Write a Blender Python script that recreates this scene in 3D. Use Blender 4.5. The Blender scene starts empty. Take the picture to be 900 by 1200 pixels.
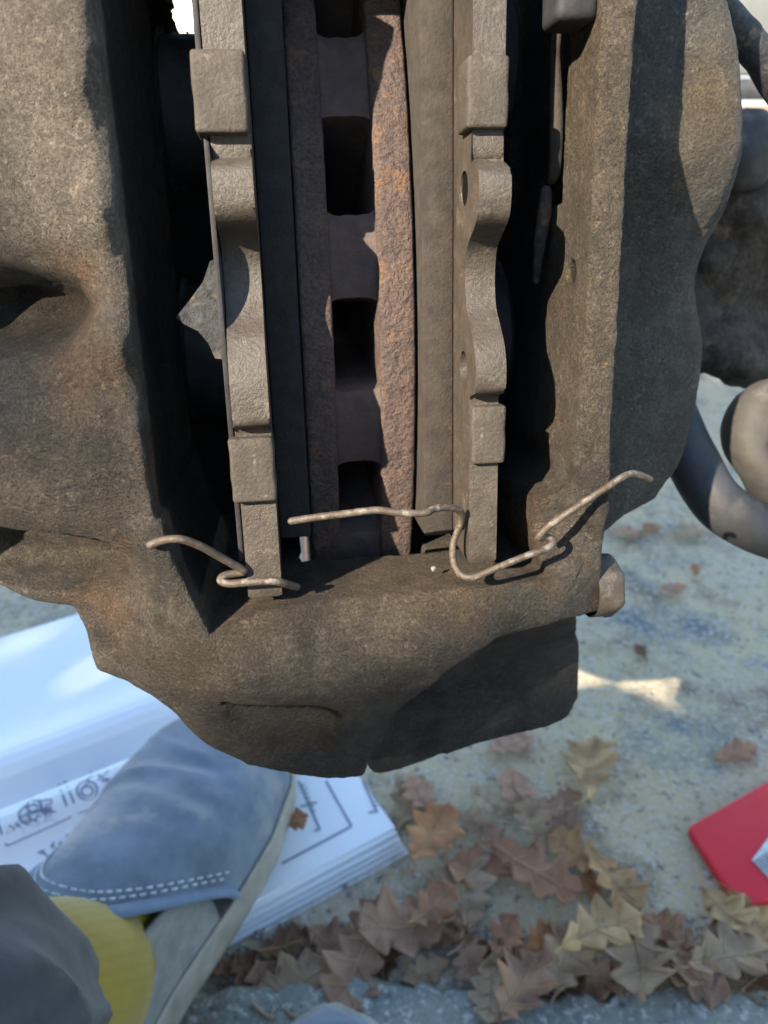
import bpy, bmesh, math, random
import numpy as np
from mathutils import Vector, Matrix

random.seed(7); rng = np.random.RandomState(7)
SC = bpy.context.scene
COL = SC.collection

# ---------------------------------------------------------------- camera
PITCH = math.radians(30.0)
RX = np.array([1.0, 0, 0])
FZ = np.array([0, math.cos(PITCH), -math.sin(PITCH)])
DY = np.array([0, -math.sin(PITCH), -math.cos(PITCH)])
CAM = np.array([0, 0, 0.41])
cd = bpy.data.cameras.new('camera'); cam = bpy.data.objects.new('camera', cd); COL.objects.link(cam)
cam.location = CAM; cam.rotation_euler = (math.radians(90) - PITCH, 0, 0)
cd.sensor_fit = 'VERTICAL'; cd.sensor_height = 24; cd.lens = 18.0
cd.clip_start = 0.01; cd.clip_end = 400
cd.dof.use_dof = True; cd.dof.focus_distance = 0.152; cd.dof.aperture_fstop = 15
SC.camera = cam

def ray(px, py): return RX * (px - 450) / 900 + DY * (py - 600) / 900 + FZ
def WP(px, py, d): return CAM + ray(px, py) * d                 # point at a depth along the view
def GP(px, py, z=0.0):                                            # point on a level plane
    r = ray(px, py); return CAM + r * ((z - CAM[2]) / r[2])
def c2w(v): return RX * v[0] + DY * v[1] + FZ * v[2]

# frame of the brake assembly: x across the disc, y up, z out of the caliper mouth (millimetres)
LZ = -c2w([-125, -270, 900]); LZ /= np.linalg.norm(LZ)
_d = c2w([80, 3000, 900]); LY = -_d / np.linalg.norm(_d); LY -= LZ * (LY @ LZ); LY /= np.linalg.norm(LY)
LX = np.cross(LY, LZ)
ORG = CAM + ray(450, 450) * 0.15
ROT = np.stack([LX, LY, LZ], 1)
def L2W(P): return ORG + (np.asarray(P, float) * 1e-3) @ ROT.T
def U(px, py, z):
    r = ray(px, py); P0 = ORG + LZ * z * 1e-3; t = ((P0 - CAM) @ LZ) / (r @ LZ)
    q = (CAM + r * t - ORG) * 1e3; return float(q @ LX), float(q @ LY)
def U3(px, py, z): x, y = U(px, py, z); return (x, y, z)

# ---------------------------------------------------------------- sun and sky
T = LX * 1.0 + LY * -0.62 + LZ * -1.0; T /= np.linalg.norm(T)    # direction the sunlight travels
elev = math.asin(-T[2]); az = math.atan2(-T[0], -T[1])            # towards the sun, clockwise from +Y
w = bpy.data.worlds.new("World"); SC.world = w; w.use_nodes = True
nt = w.node_tree; bg = nt.nodes['Background']; sky = nt.nodes.new('ShaderNodeTexSky')
sky.sky_type = 'NISHITA'; sky.sun_disc = False; sky.sun_elevation = elev; sky.sun_rotation = az
sky.air_density = 1.3; sky.dust_density = 0.6; sky.ozone_density = 1.6
nt.links.new(sky.outputs[0], bg.inputs[0]); bg.inputs[1].default_value = 0.14
sd = bpy.data.lights.new('sun', 'SUN'); sd.energy = 4.8; sd.angle = math.radians(0.55); sd.color = (1.0, 0.86, 0.68)
sun = bpy.data.objects.new('sun', sd); COL.objects.link(sun)
sun.rotation_euler = Vector(T).to_track_quat('-Z', 'Y').to_euler(); sun.location = (-2, -2, 4)
SC.view_settings.view_transform = 'Standard'; SC.view_settings.look = 'None'
SC.view_settings.gamma = 1.0; SC.view_settings.exposure = 1.75
SC.cycles.max_bounces = 8

# ---------------------------------------------------------------- materials
def mat(name, base, base2=None, rough=0.8, scale=200, bump=0.3, bscale=900, bdist=0.0003, metal=0.0, spec=0.4,
        spots=None, spot_scale=60, spot_amt=0.55, attr=False, detail=6, bump2=0.0, b2scale=200, rough_var=0.12, sub=0.0, grain=0.0, gscale=1400):
    m = bpy.data.materials.new(name); m.use_nodes = True
    n = m.node_tree.nodes; l = m.node_tree.links; b = n['Principled BSDF']
    tc = n.new('ShaderNodeTexCoord'); co = tc.outputs['Object']
    def noise(s, d=5, r=0.6):
        t = n.new('ShaderNodeTexNoise'); t.inputs['Scale'].default_value = s; t.inputs['Detail'].default_value = d
        t.inputs['Roughness'].default_value = r; l.new(co, t.inputs['Vector']); return t.outputs['Fac']
    def ramp(f, a, c):
        t = n.new('ShaderNodeMapRange'); t.inputs[1].default_value = a; t.inputs[2].default_value = c
        l.new(f, t.inputs[0]); return t.outputs[0]
    def mix(f, a, c, mode='MIX'):
        t = n.new('ShaderNodeMix'); t.data_type = 'RGBA'; t.blend_type = mode
        if isinstance(f, float): t.inputs[0].default_value = f
        else: l.new(f, t.inputs[0])
        for k, v in ((6, a), (7, c)):
            if isinstance(v, tuple): t.inputs[k].default_value = (*v[:3], 1)
            else: l.new(v, t.inputs[k])
        return t.outputs[2]
    c = mix(ramp(noise(scale, detail, 0.65), 0.32, 0.68), base, base2 or tuple(x * 0.6 for x in base))
    if spots: c = mix(ramp(noise(spot_scale, 4, 0.6), spot_amt, spot_amt + 0.1), c, spots)
    if grain:
        g_ = n.new('ShaderNodeMapRange'); g_.inputs[1].default_value = 0.36; g_.inputs[2].default_value = 0.64
        g_.inputs[3].default_value = 1 - grain; g_.inputs[4].default_value = 1 + grain; l.new(noise(gscale, 3, 0.6), g_.inputs[0])
        cg = n.new('ShaderNodeCombineColor')
        for k in range(3): l.new(g_.outputs[0], cg.inputs[k])
        c = mix(1.0, c, cg.outputs[0], 'MULTIPLY')
    if attr:
        a = n.new('ShaderNodeAttribute'); a.attribute_name = 'tint'
        c = mix(1.0, c, a.outputs['Color'], 'MULTIPLY')
    l.new(c, b.inputs['Base Color'])
    r_ = ramp(noise(scale * 1.7, 3), 0.3, 0.7)
    mr = n.new('ShaderNodeMapRange'); mr.inputs[3].default_value = rough - rough_var; mr.inputs[4].default_value = min(1, rough + rough_var)
    l.new(r_, mr.inputs[0]); l.new(mr.outputs[0], b.inputs['Roughness'])
    b.inputs['Metallic'].default_value = metal; b.inputs['Specular IOR Level'].default_value = spec
    if sub: b.inputs['Sheen Weight'].default_value = sub
    prev = None
    if bump2:
        bb = n.new('ShaderNodeBump'); bb.inputs['Strength'].default_value = bump2; bb.inputs['Distance'].default_value = bdist * 3
        l.new(noise(b2scale, 4), bb.inputs['Height']); prev = bb
    if bump:
        bb = n.new('ShaderNodeBump'); bb.inputs['Strength'].default_value = bump; bb.inputs['Distance'].default_value = bdist
        l.new(noise(bscale, 5, 0.7), bb.inputs['Height'])
        if prev: l.new(prev.outputs[0], bb.inputs['Normal'])
        prev = bb
    if prev: l.new(prev.outputs[0], b.inputs['Normal'])
    m['k'] = 1
    return m

M = {}
M['cast'] = mat('cast_iron_dusty', (0.18, 0.152, 0.115), (0.09, 0.075, 0.058), rough=0.62, scale=150, bump=1.0, bscale=2300,
                bdist=0.0007, bump2=0.95, b2scale=1150, attr=True, spots=(0.22, 0.19, 0.145), spot_scale=620, spot_amt=0.56, spec=0.6, detail=9, grain=0.32, gscale=1350)
M['disc'] = mat('rusty_disc', (0.115, 0.08, 0.064), (0.07, 0.052, 0.05), rough=0.75, scale=160, bump=1.0, bscale=1100,
                bdist=0.0007, grain=0.25, gscale=1300, spots=(0.15, 0.088, 0.055), spot_scale=190, spot_amt=0.56, bump2=0.8, b2scale=500)
M['vane'] = mat('vane_iron', (0.12, 0.09, 0.08), (0.07, 0.052, 0.05), rough=0.85, scale=200, bump=0.9, bscale=1300, bdist=0.0005)
M['plate'] = mat('backing_plate', (0.078, 0.064, 0.05), (0.042, 0.035, 0.028), rough=0.45, scale=170, bump=0.7, bscale=1300,
                 bdist=0.0004, grain=0.12, spots=(0.115, 0.098, 0.078), spot_scale=260, spot_amt=0.6, spec=0.5)
M['clip'] = mat('clip_steel', (0.075, 0.062, 0.049), (0.045, 0.038, 0.03), rough=0.68, scale=150, bump=0.6, bscale=1300, bdist=0.0006,
                grain=0.15, spots=(0.13, 0.11, 0.09), spot_scale=450, spot_amt=0.64)
M['lining_shaded'] = mat('friction_lining_dark', (0.03, 0.028, 0.027), (0.018, 0.017, 0.017), rough=0.9, scale=260, bump=0.8, bscale=1200, bdist=0.0004)  # same lining, darkened for the shadow of the outboard plate
M['friction'] = mat('friction_lining', (0.05, 0.042, 0.034), (0.026, 0.022, 0.02), rough=0.9, scale=260, bump=0.8, bscale=1200,
                    bdist=0.0004, spots=(0.1, 0.088, 0.072), spot_scale=700, spot_amt=0.68)
M['wire'] = mat('wire_steel', (0.135, 0.115, 0.092), (0.07, 0.048, 0.034), rough=0.48, scale=330, bump=0.8, bscale=1700, bdist=0.0003, metal=0.3, grain=0.15, spots=(0.22, 0.2, 0.17), spot_scale=300)
M['oily'] = mat('oily_iron', (0.035, 0.034, 0.036), (0.015, 0.015, 0.017), rough=0.7, scale=150, bump=0.5)
M['hole_dark'] = mat('hole_black', (0.008, 0.008, 0.008), (0.005, 0.005, 0.005), rough=0.9, bump=0, spec=0.05)  # black fill standing in for the shade inside the pin hole
M['rubber'] = mat('dusty_rubber', (0.05, 0.052, 0.055), (0.025, 0.025, 0.028), rough=0.75, scale=170, bump=0.6, bscale=900,
                  bdist=0.001, spots=(0.13, 0.1, 0.075), spot_scale=120, spot_amt=0.56, grain=0.4, gscale=700)
M['arm'] = mat('arm_steel', (0.055, 0.057, 0.062), (0.03, 0.032, 0.036), rough=0.6, scale=90, bump=0.4, bscale=500, bdist=0.0006,
               spots=(0.085, 0.08, 0.072), spot_scale=60, spot_amt=0.58)
M['armpale'] = mat('arm_dusty', (0.075, 0.07, 0.063), (0.04, 0.038, 0.035), rough=0.8, scale=70, bump=0.5, bscale=500, bdist=0.0006,
                   spots=(0.12, 0.11, 0.098), spot_scale=60, spot_amt=0.58)
M['paper'] = mat('paper', (0.74, 0.79, 0.83), (0.7, 0.75, 0.8), rough=0.55, scale=15, bump=0.05, bscale=300, bdist=0.0003)
M['ink'] = mat('ink', (0.13, 0.17, 0.26), (0.2, 0.24, 0.33), rough=0.7, scale=300, bump=0)
M['suede'] = mat('suede', (0.145, 0.2, 0.28), (0.075, 0.11, 0.165), rough=0.95, scale=42, bump=0.5, bscale=1500, bdist=0.0004,
                 spots=(0.2, 0.235, 0.275), spot_scale=26, spot_amt=0.56, sub=0.35, spec=0.15)
M['trim'] = mat('suede_trim', (0.13, 0.2, 0.31), (0.1, 0.15, 0.24), rough=0.9, scale=90, bump=0.3, sub=0.2, spec=0.2)
M['sole'] = mat('sole_rubber', (0.36, 0.35, 0.31), (0.22, 0.215, 0.19), rough=0.6, scale=60, bump=0.2, bscale=700)
M['elastic'] = mat('elastic', (0.25, 0.26, 0.255), (0.16, 0.17, 0.17), rough=0.85, scale=120, bump=0.4, bscale=1800)
M['thread'] = mat('thread', (0.55, 0.62, 0.72), rough=0.8, bump=0)
M['sock'] = mat('sock_knit', (0.27, 0.21, 0.012), (0.2, 0.155, 0.01), rough=0.95, scale=40, bump=0.4, bscale=2200, bdist=0.0003, sub=0.3, spec=0.15)
M['denim'] = mat('trouser_cloth', (0.085, 0.09, 0.1), (0.05, 0.054, 0.062), rough=0.92, scale=90, bump=0.4, bscale=1600, bdist=0.0004, sub=0.2, spec=0.15)
M['redtab'] = mat('red_tab', (0.62, 0.04, 0.03), rough=0.7, bump=0)
M['redplastic'] = mat('red_plastic', (0.66, 0.02, 0.035), (0.55, 0.014, 0.028), rough=0.42, scale=30, bump=0.1, bscale=200, bdist=0.0005)
M['label'] = mat('label_white', (0.75, 0.75, 0.75), rough=0.5, bump=0)
M['labelink'] = mat('label_stripe', (0.16, 0.17, 0.17), rough=0.5, bump=0)
M['under'] = mat('underbody_paint', (0.17, 0.18, 0.175), (0.11, 0.12, 0.12), rough=0.6, scale=8, bump=0.2, bscale=60, bdist=0.002)
M['bark'] = mat('bark', (0.12, 0.09, 0.07), rough=0.95, scale=20, bump=0.8, bscale=40, bdist=0.01)
M['foliage'] = mat('foliage', (0.07, 0.075, 0.03), (0.1, 0.07, 0.03), rough=0.8, scale=2, bump=0)
M['stone'] = mat('grit', (0.3, 0.28, 0.25), (0.16, 0.15, 0.14), rough=0.9, scale=100, bump=0.3)

def ground_mat(name, tone=(0.25, 0.25, 0.235)):
    m = bpy.data.materials.new(name); m.use_nodes = True
    n = m.node_tree.nodes; l = m.node_tree.links; b = n['Principled BSDF']
    co = n.new('ShaderNodeTexCoord').outputs['Object']
    def N(s, d=6, r=0.6):
        t = n.new('ShaderNodeTexNoise'); t.inputs['Scale'].default_value = s; t.inputs['Detail'].default_value = d
        t.inputs['Roughness'].default_value = r; l.new(co, t.inputs['Vector']); return t.outputs['Fac']
    def R(f, a, c, d=0.0, e=1.0):
        t = n.new('ShaderNodeMapRange'); t.inputs[1].default_value = a; t.inputs[2].default_value = c
        t.inputs[3].default_value = d; t.inputs[4].default_value = e; l.new(f, t.inputs[0]); return t.outputs[0]
    def X(f, a, c, mode='MIX'):
        t = n.new('ShaderNodeMix'); t.data_type = 'RGBA'; t.blend_type = mode; l.new(f, t.inputs[0])
        for k, v in ((6, a), (7, c)):
            if isinstance(v, tuple): t.inputs[k].default_value = (*v, 1)
            else: l.new(v, t.inputs[k])
        return t.outputs[2]
    c = X(R(N(9), 0.35, 0.65), tone, (tone[0]*1.25, tone[1]*1.15, tone[2]*0.95))
    c = X(R(N(6, 6, 0.7), 0.52, 0.64), c, (0.12, 0.15, 0.15))          # greenish damp stains
    c = X(R(N(11, 6, 0.65), 0.53, 0.66), c, (0.17, 0.125, 0.08))           # brown leaf stains
    c = X(R(N(260, 3, 0.7), 0.52, 0.66), c, (0.46, 0.44, 0.4))          # pale aggregate
    c = X(R(N(150, 3, 0.7), 0.58, 0.7), c, (0.08, 0.085, 0.085))        # dark pits
    l.new(c, b.inputs['Base Color']); b.inputs['Roughness'].default_value = 0.75
    l.new(R(N(30), 0.3, 0.7, 0.55, 0.9), b.inputs['Roughness'])
    b1 = n.new('ShaderNodeBump'); b1.inputs['Strength'].default_value = 0.6; b1.inputs['Distance'].default_value = 0.004
    l.new(N(60, 6, 0.65), b1.inputs['Height'])
    b2 = n.new('ShaderNodeBump'); b2.inputs['Strength'].default_value = 0.7; b2.inputs['Distance'].default_value = 0.0015
    l.new(N(330, 4, 0.7), b2.inputs['Height']); l.new(b1.outputs[0], b2.inputs['Normal']); l.new(b2.outputs[0], b.inputs['Normal'])
    return m
M['ground'] = ground_mat('concrete', (0.38, 0.33, 0.23))
M['kerb'] = ground_mat('kerb_concrete', (0.19, 0.215, 0.205))

def leaf_mat(name, c1, c2):
    m = mat(name, (c1[0]*1.45, c1[1]*1.27, c1[2]*.98), (c2[0]*1.05, c2[1]*.88, c2[2]*.7), rough=0.7, scale=45, bump=0.5, bscale=260, bdist=0.0012, spec=0.3,
            spots=tuple(x * 0.45 for x in c1), spot_scale=130, spot_amt=0.62)
    n = m.node_tree.nodes; l = m.node_tree.links; b = n['Principled BSDF']
    tr = n.new('ShaderNodeBsdfTranslucent'); tr.inputs[0].default_value = (*[min(1, x * 1.1) for x in c1], 1)
    mx = n.new('ShaderNodeMixShader'); mx.inputs[0].default_value = 0.2
    l.new(b.outputs[0], mx.inputs[1]); l.new(tr.outputs[0], mx.inputs[2]); l.new(mx.outputs[0], n['Material Output'].inputs[0])
    return m
LM = dict(
    orange=leaf_mat('leaf_orange', (0.38, 0.22, 0.13), (0.3, 0.15, 0.09)),
    red=leaf_mat('leaf_redbrown', (0.3, 0.18, 0.13), (0.23, 0.13, 0.095)),
    tan=leaf_mat('leaf_tan', (0.46, 0.36, 0.24), (0.34, 0.25, 0.16)),
    yellow=leaf_mat('leaf_yellow', (0.4, 0.28, 0.17), (0.3, 0.19, 0.11)),
    grey=leaf_mat('leaf_grey', (0.32, 0.265, 0.215), (0.23, 0.185, 0.15)),
    mauve=leaf_mat('leaf_mauve', (0.29, 0.2, 0.17), (0.21, 0.14, 0.115)),
    dark=leaf_mat('leaf_dark', (0.15, 0.09, 0.065), (0.09, 0.06, 0.045)),
    pink=leaf_mat('leaf_pink', (0.42, 0.29, 0.25), (0.33, 0.22, 0.18)),
    pale=leaf_mat('leaf_pale', (0.36, 0.32, 0.27), (0.28, 0.24, 0.2)))

# ---------------------------------------------------------------- scene-graph helpers
def thing(name, label, cat, loc, group=None, kind=None):
    o = bpy.data.objects.new(name, None); COL.objects.link(o); o.empty_display_size = 0.02
    o.location = Vector(loc); tag(o, label, cat, group, kind); return o
def tag(o, label, cat, group=None, kind=None):
    o['label'] = label; o['category'] = cat
    if group: o['group'] = group
    if kind: o['kind'] = kind
    return o
def base_of(parent):
    v = Vector((0, 0, 0))
    while parent is not None: v = v + parent.location; parent = parent.parent
    return np.array(v)
def mesh(name, V, F, m, parent=None, smooth=True, loc=None, label=None, tint=None):
    """V in world metres; the object sits at loc (or at its parent's origin)."""
    V = np.asarray(V, float)
    org = base_of(parent) if parent is not None else (np.asarray(loc, float) if loc is not None else np.zeros(3))
    me = bpy.data.meshes.new(name)
    if isinstance(F, np.ndarray):
        Vl = (V - org).astype(np.float32)
        k = F.shape[1]
        me.vertices.add(len(Vl)); me.vertices.foreach_set('co', Vl.ravel())
        me.loops.add(F.size); me.loops.foreach_set('vertex_index', F.ravel().astype(np.int32))
        me.polygons.add(len(F)); me.polygons.foreach_set('loop_start', np.arange(0, F.size, k, dtype=np.int32))
        me.polygons.foreach_set('loop_total', np.full(len(F), k, np.int32))
        me.update(calc_edges=True)
    else:
        me.from_pydata([tuple(v) for v in (V - org)], [], F); me.update()
    if smooth: me.polygons.foreach_set('use_smooth', np.ones(len(me.polygons), bool))
    if tint is not None:
        a = me.color_attributes.new('tint', 'FLOAT_COLOR', 'POINT')
        a.data.foreach_set('color', np.concatenate([tint, np.ones((len(tint), 1))], 1).astype(np.float32).ravel())
    me.materials.append(m)
    o = bpy.data.objects.new(name, me); COL.objects.link(o)
    if parent is not None: o.parent = parent
    elif loc is not None: o.location = Vector(loc)
    if label: o['label'] = label
    return o

def bm_mesh(name, bm, m, parent=None, smooth=True, local=True, loc=None, label=None, auto=True):
    """bm in brake-frame millimetres when local, else world metres"""
    bmesh.ops.recalc_face_normals(bm, faces=bm.faces)
    for f in bm.faces: f.smooth = smooth
    if auto:
        for e in bm.edges:
            if len(e.link_faces) == 2 and e.calc_face_angle(0) > math.radians(38): e.smooth = False
    V = np.array([v.co[:] for v in bm.verts])
    if local: V = L2W(V)
    org = base_of(parent) if parent is not None else (np.asarray(loc, float) if loc is not None else np.zeros(3))
    for v, p in zip(bm.verts, V - org): v.co = p
    me = bpy.data.meshes.new(name); bm.to_mesh(me); bm.free(); me.materials.append(m)
    o = bpy.data.objects.new(name, me); COL.objects.link(o)
    if parent is not None: o.parent = parent
    elif loc is not None: o.location = Vector(loc)
    if label: o['label'] = label
    return o

def hsh(i, j, k, s):
    n = (i * 374761393 + j * 668265263 + k * 2147483647 + s * 1274126177) & 0xFFFFFFFF
    n = ((n ^ (n >> 13)) * 1274126177) & 0xFFFFFFFF
    return ((n ^ (n >> 16)) & 0xFFFF) / 65535.0
def vnoise(P, cell, seed=0):
    Q = np.asarray(P) / cell; I = np.floor(Q).astype(np.int64); f = Q - I; f = f * f * (3 - 2 * f)
    r = 0
    for a in (0, 1):
        for b in (0, 1):
            for c in (0, 1):
                wgt = (f[:, 0] if a else 1 - f[:, 0]) * (f[:, 1] if b else 1 - f[:, 1]) * (f[:, 2] if c else 1 - f[:, 2])
                r = r + wgt * hsh(I[:, 0] + a, I[:, 1] + b, I[:, 2] + c, seed)
    return r * 2 - 1

def polysd(poly, X, Y):
    P = np.array(poly, np.float32); d = np.full(X.shape, 1e9, np.float32); ins = np.zeros(X.shape, bool)
    for i in range(len(P)):
        a = P[i]; b = P[(i + 1) % len(P)]; e = b - a
        wx = X - a[0]; wy = Y - a[1]
        t = np.clip((wx * e[0] + wy * e[1]) / (e @ e + 1e-9), 0, 1)
        d = np.minimum(d, (wx - e[0] * t) ** 2 + (wy - e[1] * t) ** 2)
        c = (a[1] > Y) != (b[1] > Y)
        if abs(e[1]) > 1e-9: ins ^= c & (X < a[0] + (Y - a[1]) * e[0] / e[1])
    d = np.sqrt(d); return np.where(ins, -d, d)
def smax(a, b, k):
    h = np.clip(0.5 - 0.5 * (b - a) / k, 0, 1); return b + (a - b) * h + k * h * (1 - h)
def smin(a, b, k): return -smax(-a, -b, k)

def nets(f, lo, h):
    """naive surface nets of a field (inside negative) -> vertices, quads"""
    s = f < 0; nx, ny, nz = f.shape
    cnt = np.zeros((nx - 1, ny - 1, nz - 1), np.uint8)
    for a in (0, 1):
        for b in (0, 1):
            for c in (0, 1): cnt += s[a:nx - 1 + a, b:ny - 1 + b, c:nz - 1 + c]
    act = (cnt > 0) & (cnt < 8); I = np.argwhere(act)
    ids = np.full(act.shape, -1, np.int32); ids[act] = np.arange(len(I))
    acc = np.zeros((len(I), 3)); num = np.zeros(len(I))
    cs = [(a, b, c) for a in (0, 1) for b in (0, 1) for c in (0, 1)]
    val = {c: f[I[:, 0] + c[0], I[:, 1] + c[1], I[:, 2] + c[2]] for c in cs}
    for p in cs:
        for ax in range(3):
            if p[ax]: continue
            q = list(p); q[ax] = 1; q = tuple(q); va, vb = val[p], val[q]
            m = (va < 0) != (vb < 0); t = np.where(m, va / np.where(m, va - vb, 1), 0)
            for k in range(3): acc[:, k] += np.where(m, p[k] + (t if k == ax else 0), 0)
            num += m
    V = (I + acc / num[:, None]) * h + np.array(lo)
    Q = []
    for ax in range(3):
        o1, o2 = [(1, 2), (2, 0), (0, 1)][ax]
        sl0 = [slice(None)] * 3; sl1 = [slice(None)] * 3; sl0[ax] = slice(0, -1); sl1[ax] = slice(1, None)
        ch = s[tuple(sl0)] != s[tuple(sl1)]; E = np.argwhere(ch)
        E = E[(E[:, o1] > 0) & (E[:, o2] > 0) & (E[:, o1] < f.shape[o1] - 1) & (E[:, o2] < f.shape[o2] - 1)]
        ins0 = s[tuple(E.T)]
        def cid(d1, d2):
            J = E.copy(); J[:, o1] -= d1; J[:, o2] -= d2; return ids[tuple(J.T)]
        q = np.stack([cid(0, 0), cid(1, 0), cid(1, 1), cid(0, 1)], 1)
        q[~ins0] = q[~ins0][:, ::-1]; Q.append(q)
    Q = np.concatenate(Q); return V, Q[(Q >= 0).all(1)]

def vnormals(V, Q):
    n = np.cross(V[Q[:, 2]] - V[Q[:, 0]], V[Q[:, 3]] - V[Q[:, 1]]); N = np.zeros_like(V)
    for k in range(4): np.add.at(N, Q[:, k], n)
    return N / (np.linalg.norm(N, axis=1)[:, None] + 1e-12)

def box(bm, x0, x1, y0, y1, z0, z1, bev=0.0, seg=2):
    vs = [bm.verts.new((x, y, z)) for x in (x0, x1) for y in (y0, y1) for z in (z0, z1)]
    fs = [(0, 1, 3, 2), (4, 6, 7, 5), (0, 4, 5, 1), (2, 3, 7, 6), (0, 2, 6, 4), (1, 5, 7, 3)]
    fl = [bm.faces.new([vs[i] for i in f]) for f in fs]
    if bev:
        es = {e for f in fl for e in f.edges}
        bmesh.ops.bevel(bm, geom=list(es), offset=bev, segments=seg, affect='EDGES', profile=0.5)

def tube(pts, r, n=10, per=8, closed=False, squash=None):
    """Catmull-Rom swept tube; r number or list"""
    P = np.array(pts, float); R_ = np.full(len(P), r, float) if np.isscalar(r) else np.array(r, float)
    out, rr = [], []
    for i in range(len(P) - 1):
        p0, p1, p2, p3 = P[max(i - 1, 0)], P[i], P[i + 1], P[min(i + 2, len(P) - 1)]
        for k in range(per):
            t = k / per
            out.append(0.5 * ((2 * p1) + (-p0 + p2) * t + (2 * p0 - 5 * p1 + 4 * p2 - p3) * t * t + (-p0 + 3 * p1 - 3 * p2 + p3) * t ** 3))
            rr.append(R_[i] * (1 - t) + R_[i + 1] * t)
    out.append(P[-1]); rr.append(R_[-1]); out = np.array(out)
    # rounded ends
    V, F = [], []; tan = np.gradient(out, axis=0); tan /= np.linalg.norm(tan, axis=1)[:, None]
    up = np.array([0.1, 0.2, 1.0]); up -= tan[0] * (up @ tan[0]); up /= np.linalg.norm(up)
    rings = []
    for i in range(len(out)):
        up = up - tan[i] * (up @ tan[i]); up /= np.linalg.norm(up); sd_ = np.cross(tan[i], up)
        rings.append((out[i], up.copy(), sd_, rr[i]))
    full = [(rings[0][0] - tan[0] * rr[0] * 0.6, rings[0][1], rings[0][2], rr[0] * 0.45)] + rings + \
           [(rings[-1][0] + tan[-1] * rr[-1] * 0.6, rings[-1][1], rings[-1][2], rr[-1] * 0.45)]
    for c, u_, s_, r_ in full:
        for k in range(n):
            a = 2 * math.pi * k / n; sq = squash or (1, 1)
            V.append(c + (u_ * math.cos(a) * sq[0] + s_ * math.sin(a) * sq[1]) * r_)
    for i in range(len(full) - 1):
        for k in range(n): F.append((i * n + k, i * n + (k + 1) % n, (i + 1) * n + (k + 1) % n, (i + 1) * n + k))
    F.append(tuple(range(n))[::-1]); F.append(tuple((len(full) - 1) * n + k for k in range(n)))
    return V, F

# ================================================================= SETTING: ground
def ground_sheet():
    xs = [-60, -8, -3] + list(np.linspace(-1.4, 1.6, 90)) + [3, 8, 60]; ys = [-20, -3] + list(np.linspace(-0.2, 2.6, 90)) + [4, 8, 20, 120]
    V = [(x, y, 0) for y in ys for x in xs]; V = np.array(V, float)
    near = (abs(V[:, 0]) < 1.7) & (V[:, 1] > -0.3) & (V[:, 1] < 2.7)
    V[:, 2] += near * (vnoise(V, 0.22, 3) * 0.0035 + vnoise(V, 0.07, 4) * 0.0012)
    nx = len(xs); F = np.array([(j * nx + i, j * nx + i + 1, (j + 1) * nx + i + 1, (j + 1) * nx + i)
                               for j in range(len(ys) - 1) for i in range(nx - 1)])
    o = mesh('ground', V, F, M['ground']); o['kind'] = 'structure'
ground_sheet()
def kerb():
    a = GP(-200, 1128, 0.012); b = GP(1150, 1172, 0.012)
    n = 120; V = []; dirn = (b - a); L = np.linalg.norm(dirn); dirn = dirn / L; per = np.array([dirn[1], -dirn[0], 0.0])
    for i in range(n + 1):
        t = i / n; p = a + dirn * L * t; p = p + per * (0.004 * math.sin(t * 23) + 0.003 * random.uniform(-1, 1) + (0.03 * max(0, 0.33 - t)))
        for off, z in ((-0.004, -0.01), (0, 0.006), (0.006, 0.0125), (0.03, 0.0135), (0.10, 0.0135), (0.25, 0.013), (0.5, 0.012)):
            V.append((*(p + per * off)[:2], z + random.uniform(-1, 1) * 0.0006 * (z > 0)))
    V = np.array(V); k = 7
    F = np.array([(i * k + j, (i + 1) * k + j, (i + 1) * k + j + 1, i * k + j + 1) for i in range(n) for j in range(k - 1)])
    o = mesh('paving_slab', V, F, M['kerb']); o['kind'] = 'structure'
kerb()

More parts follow.
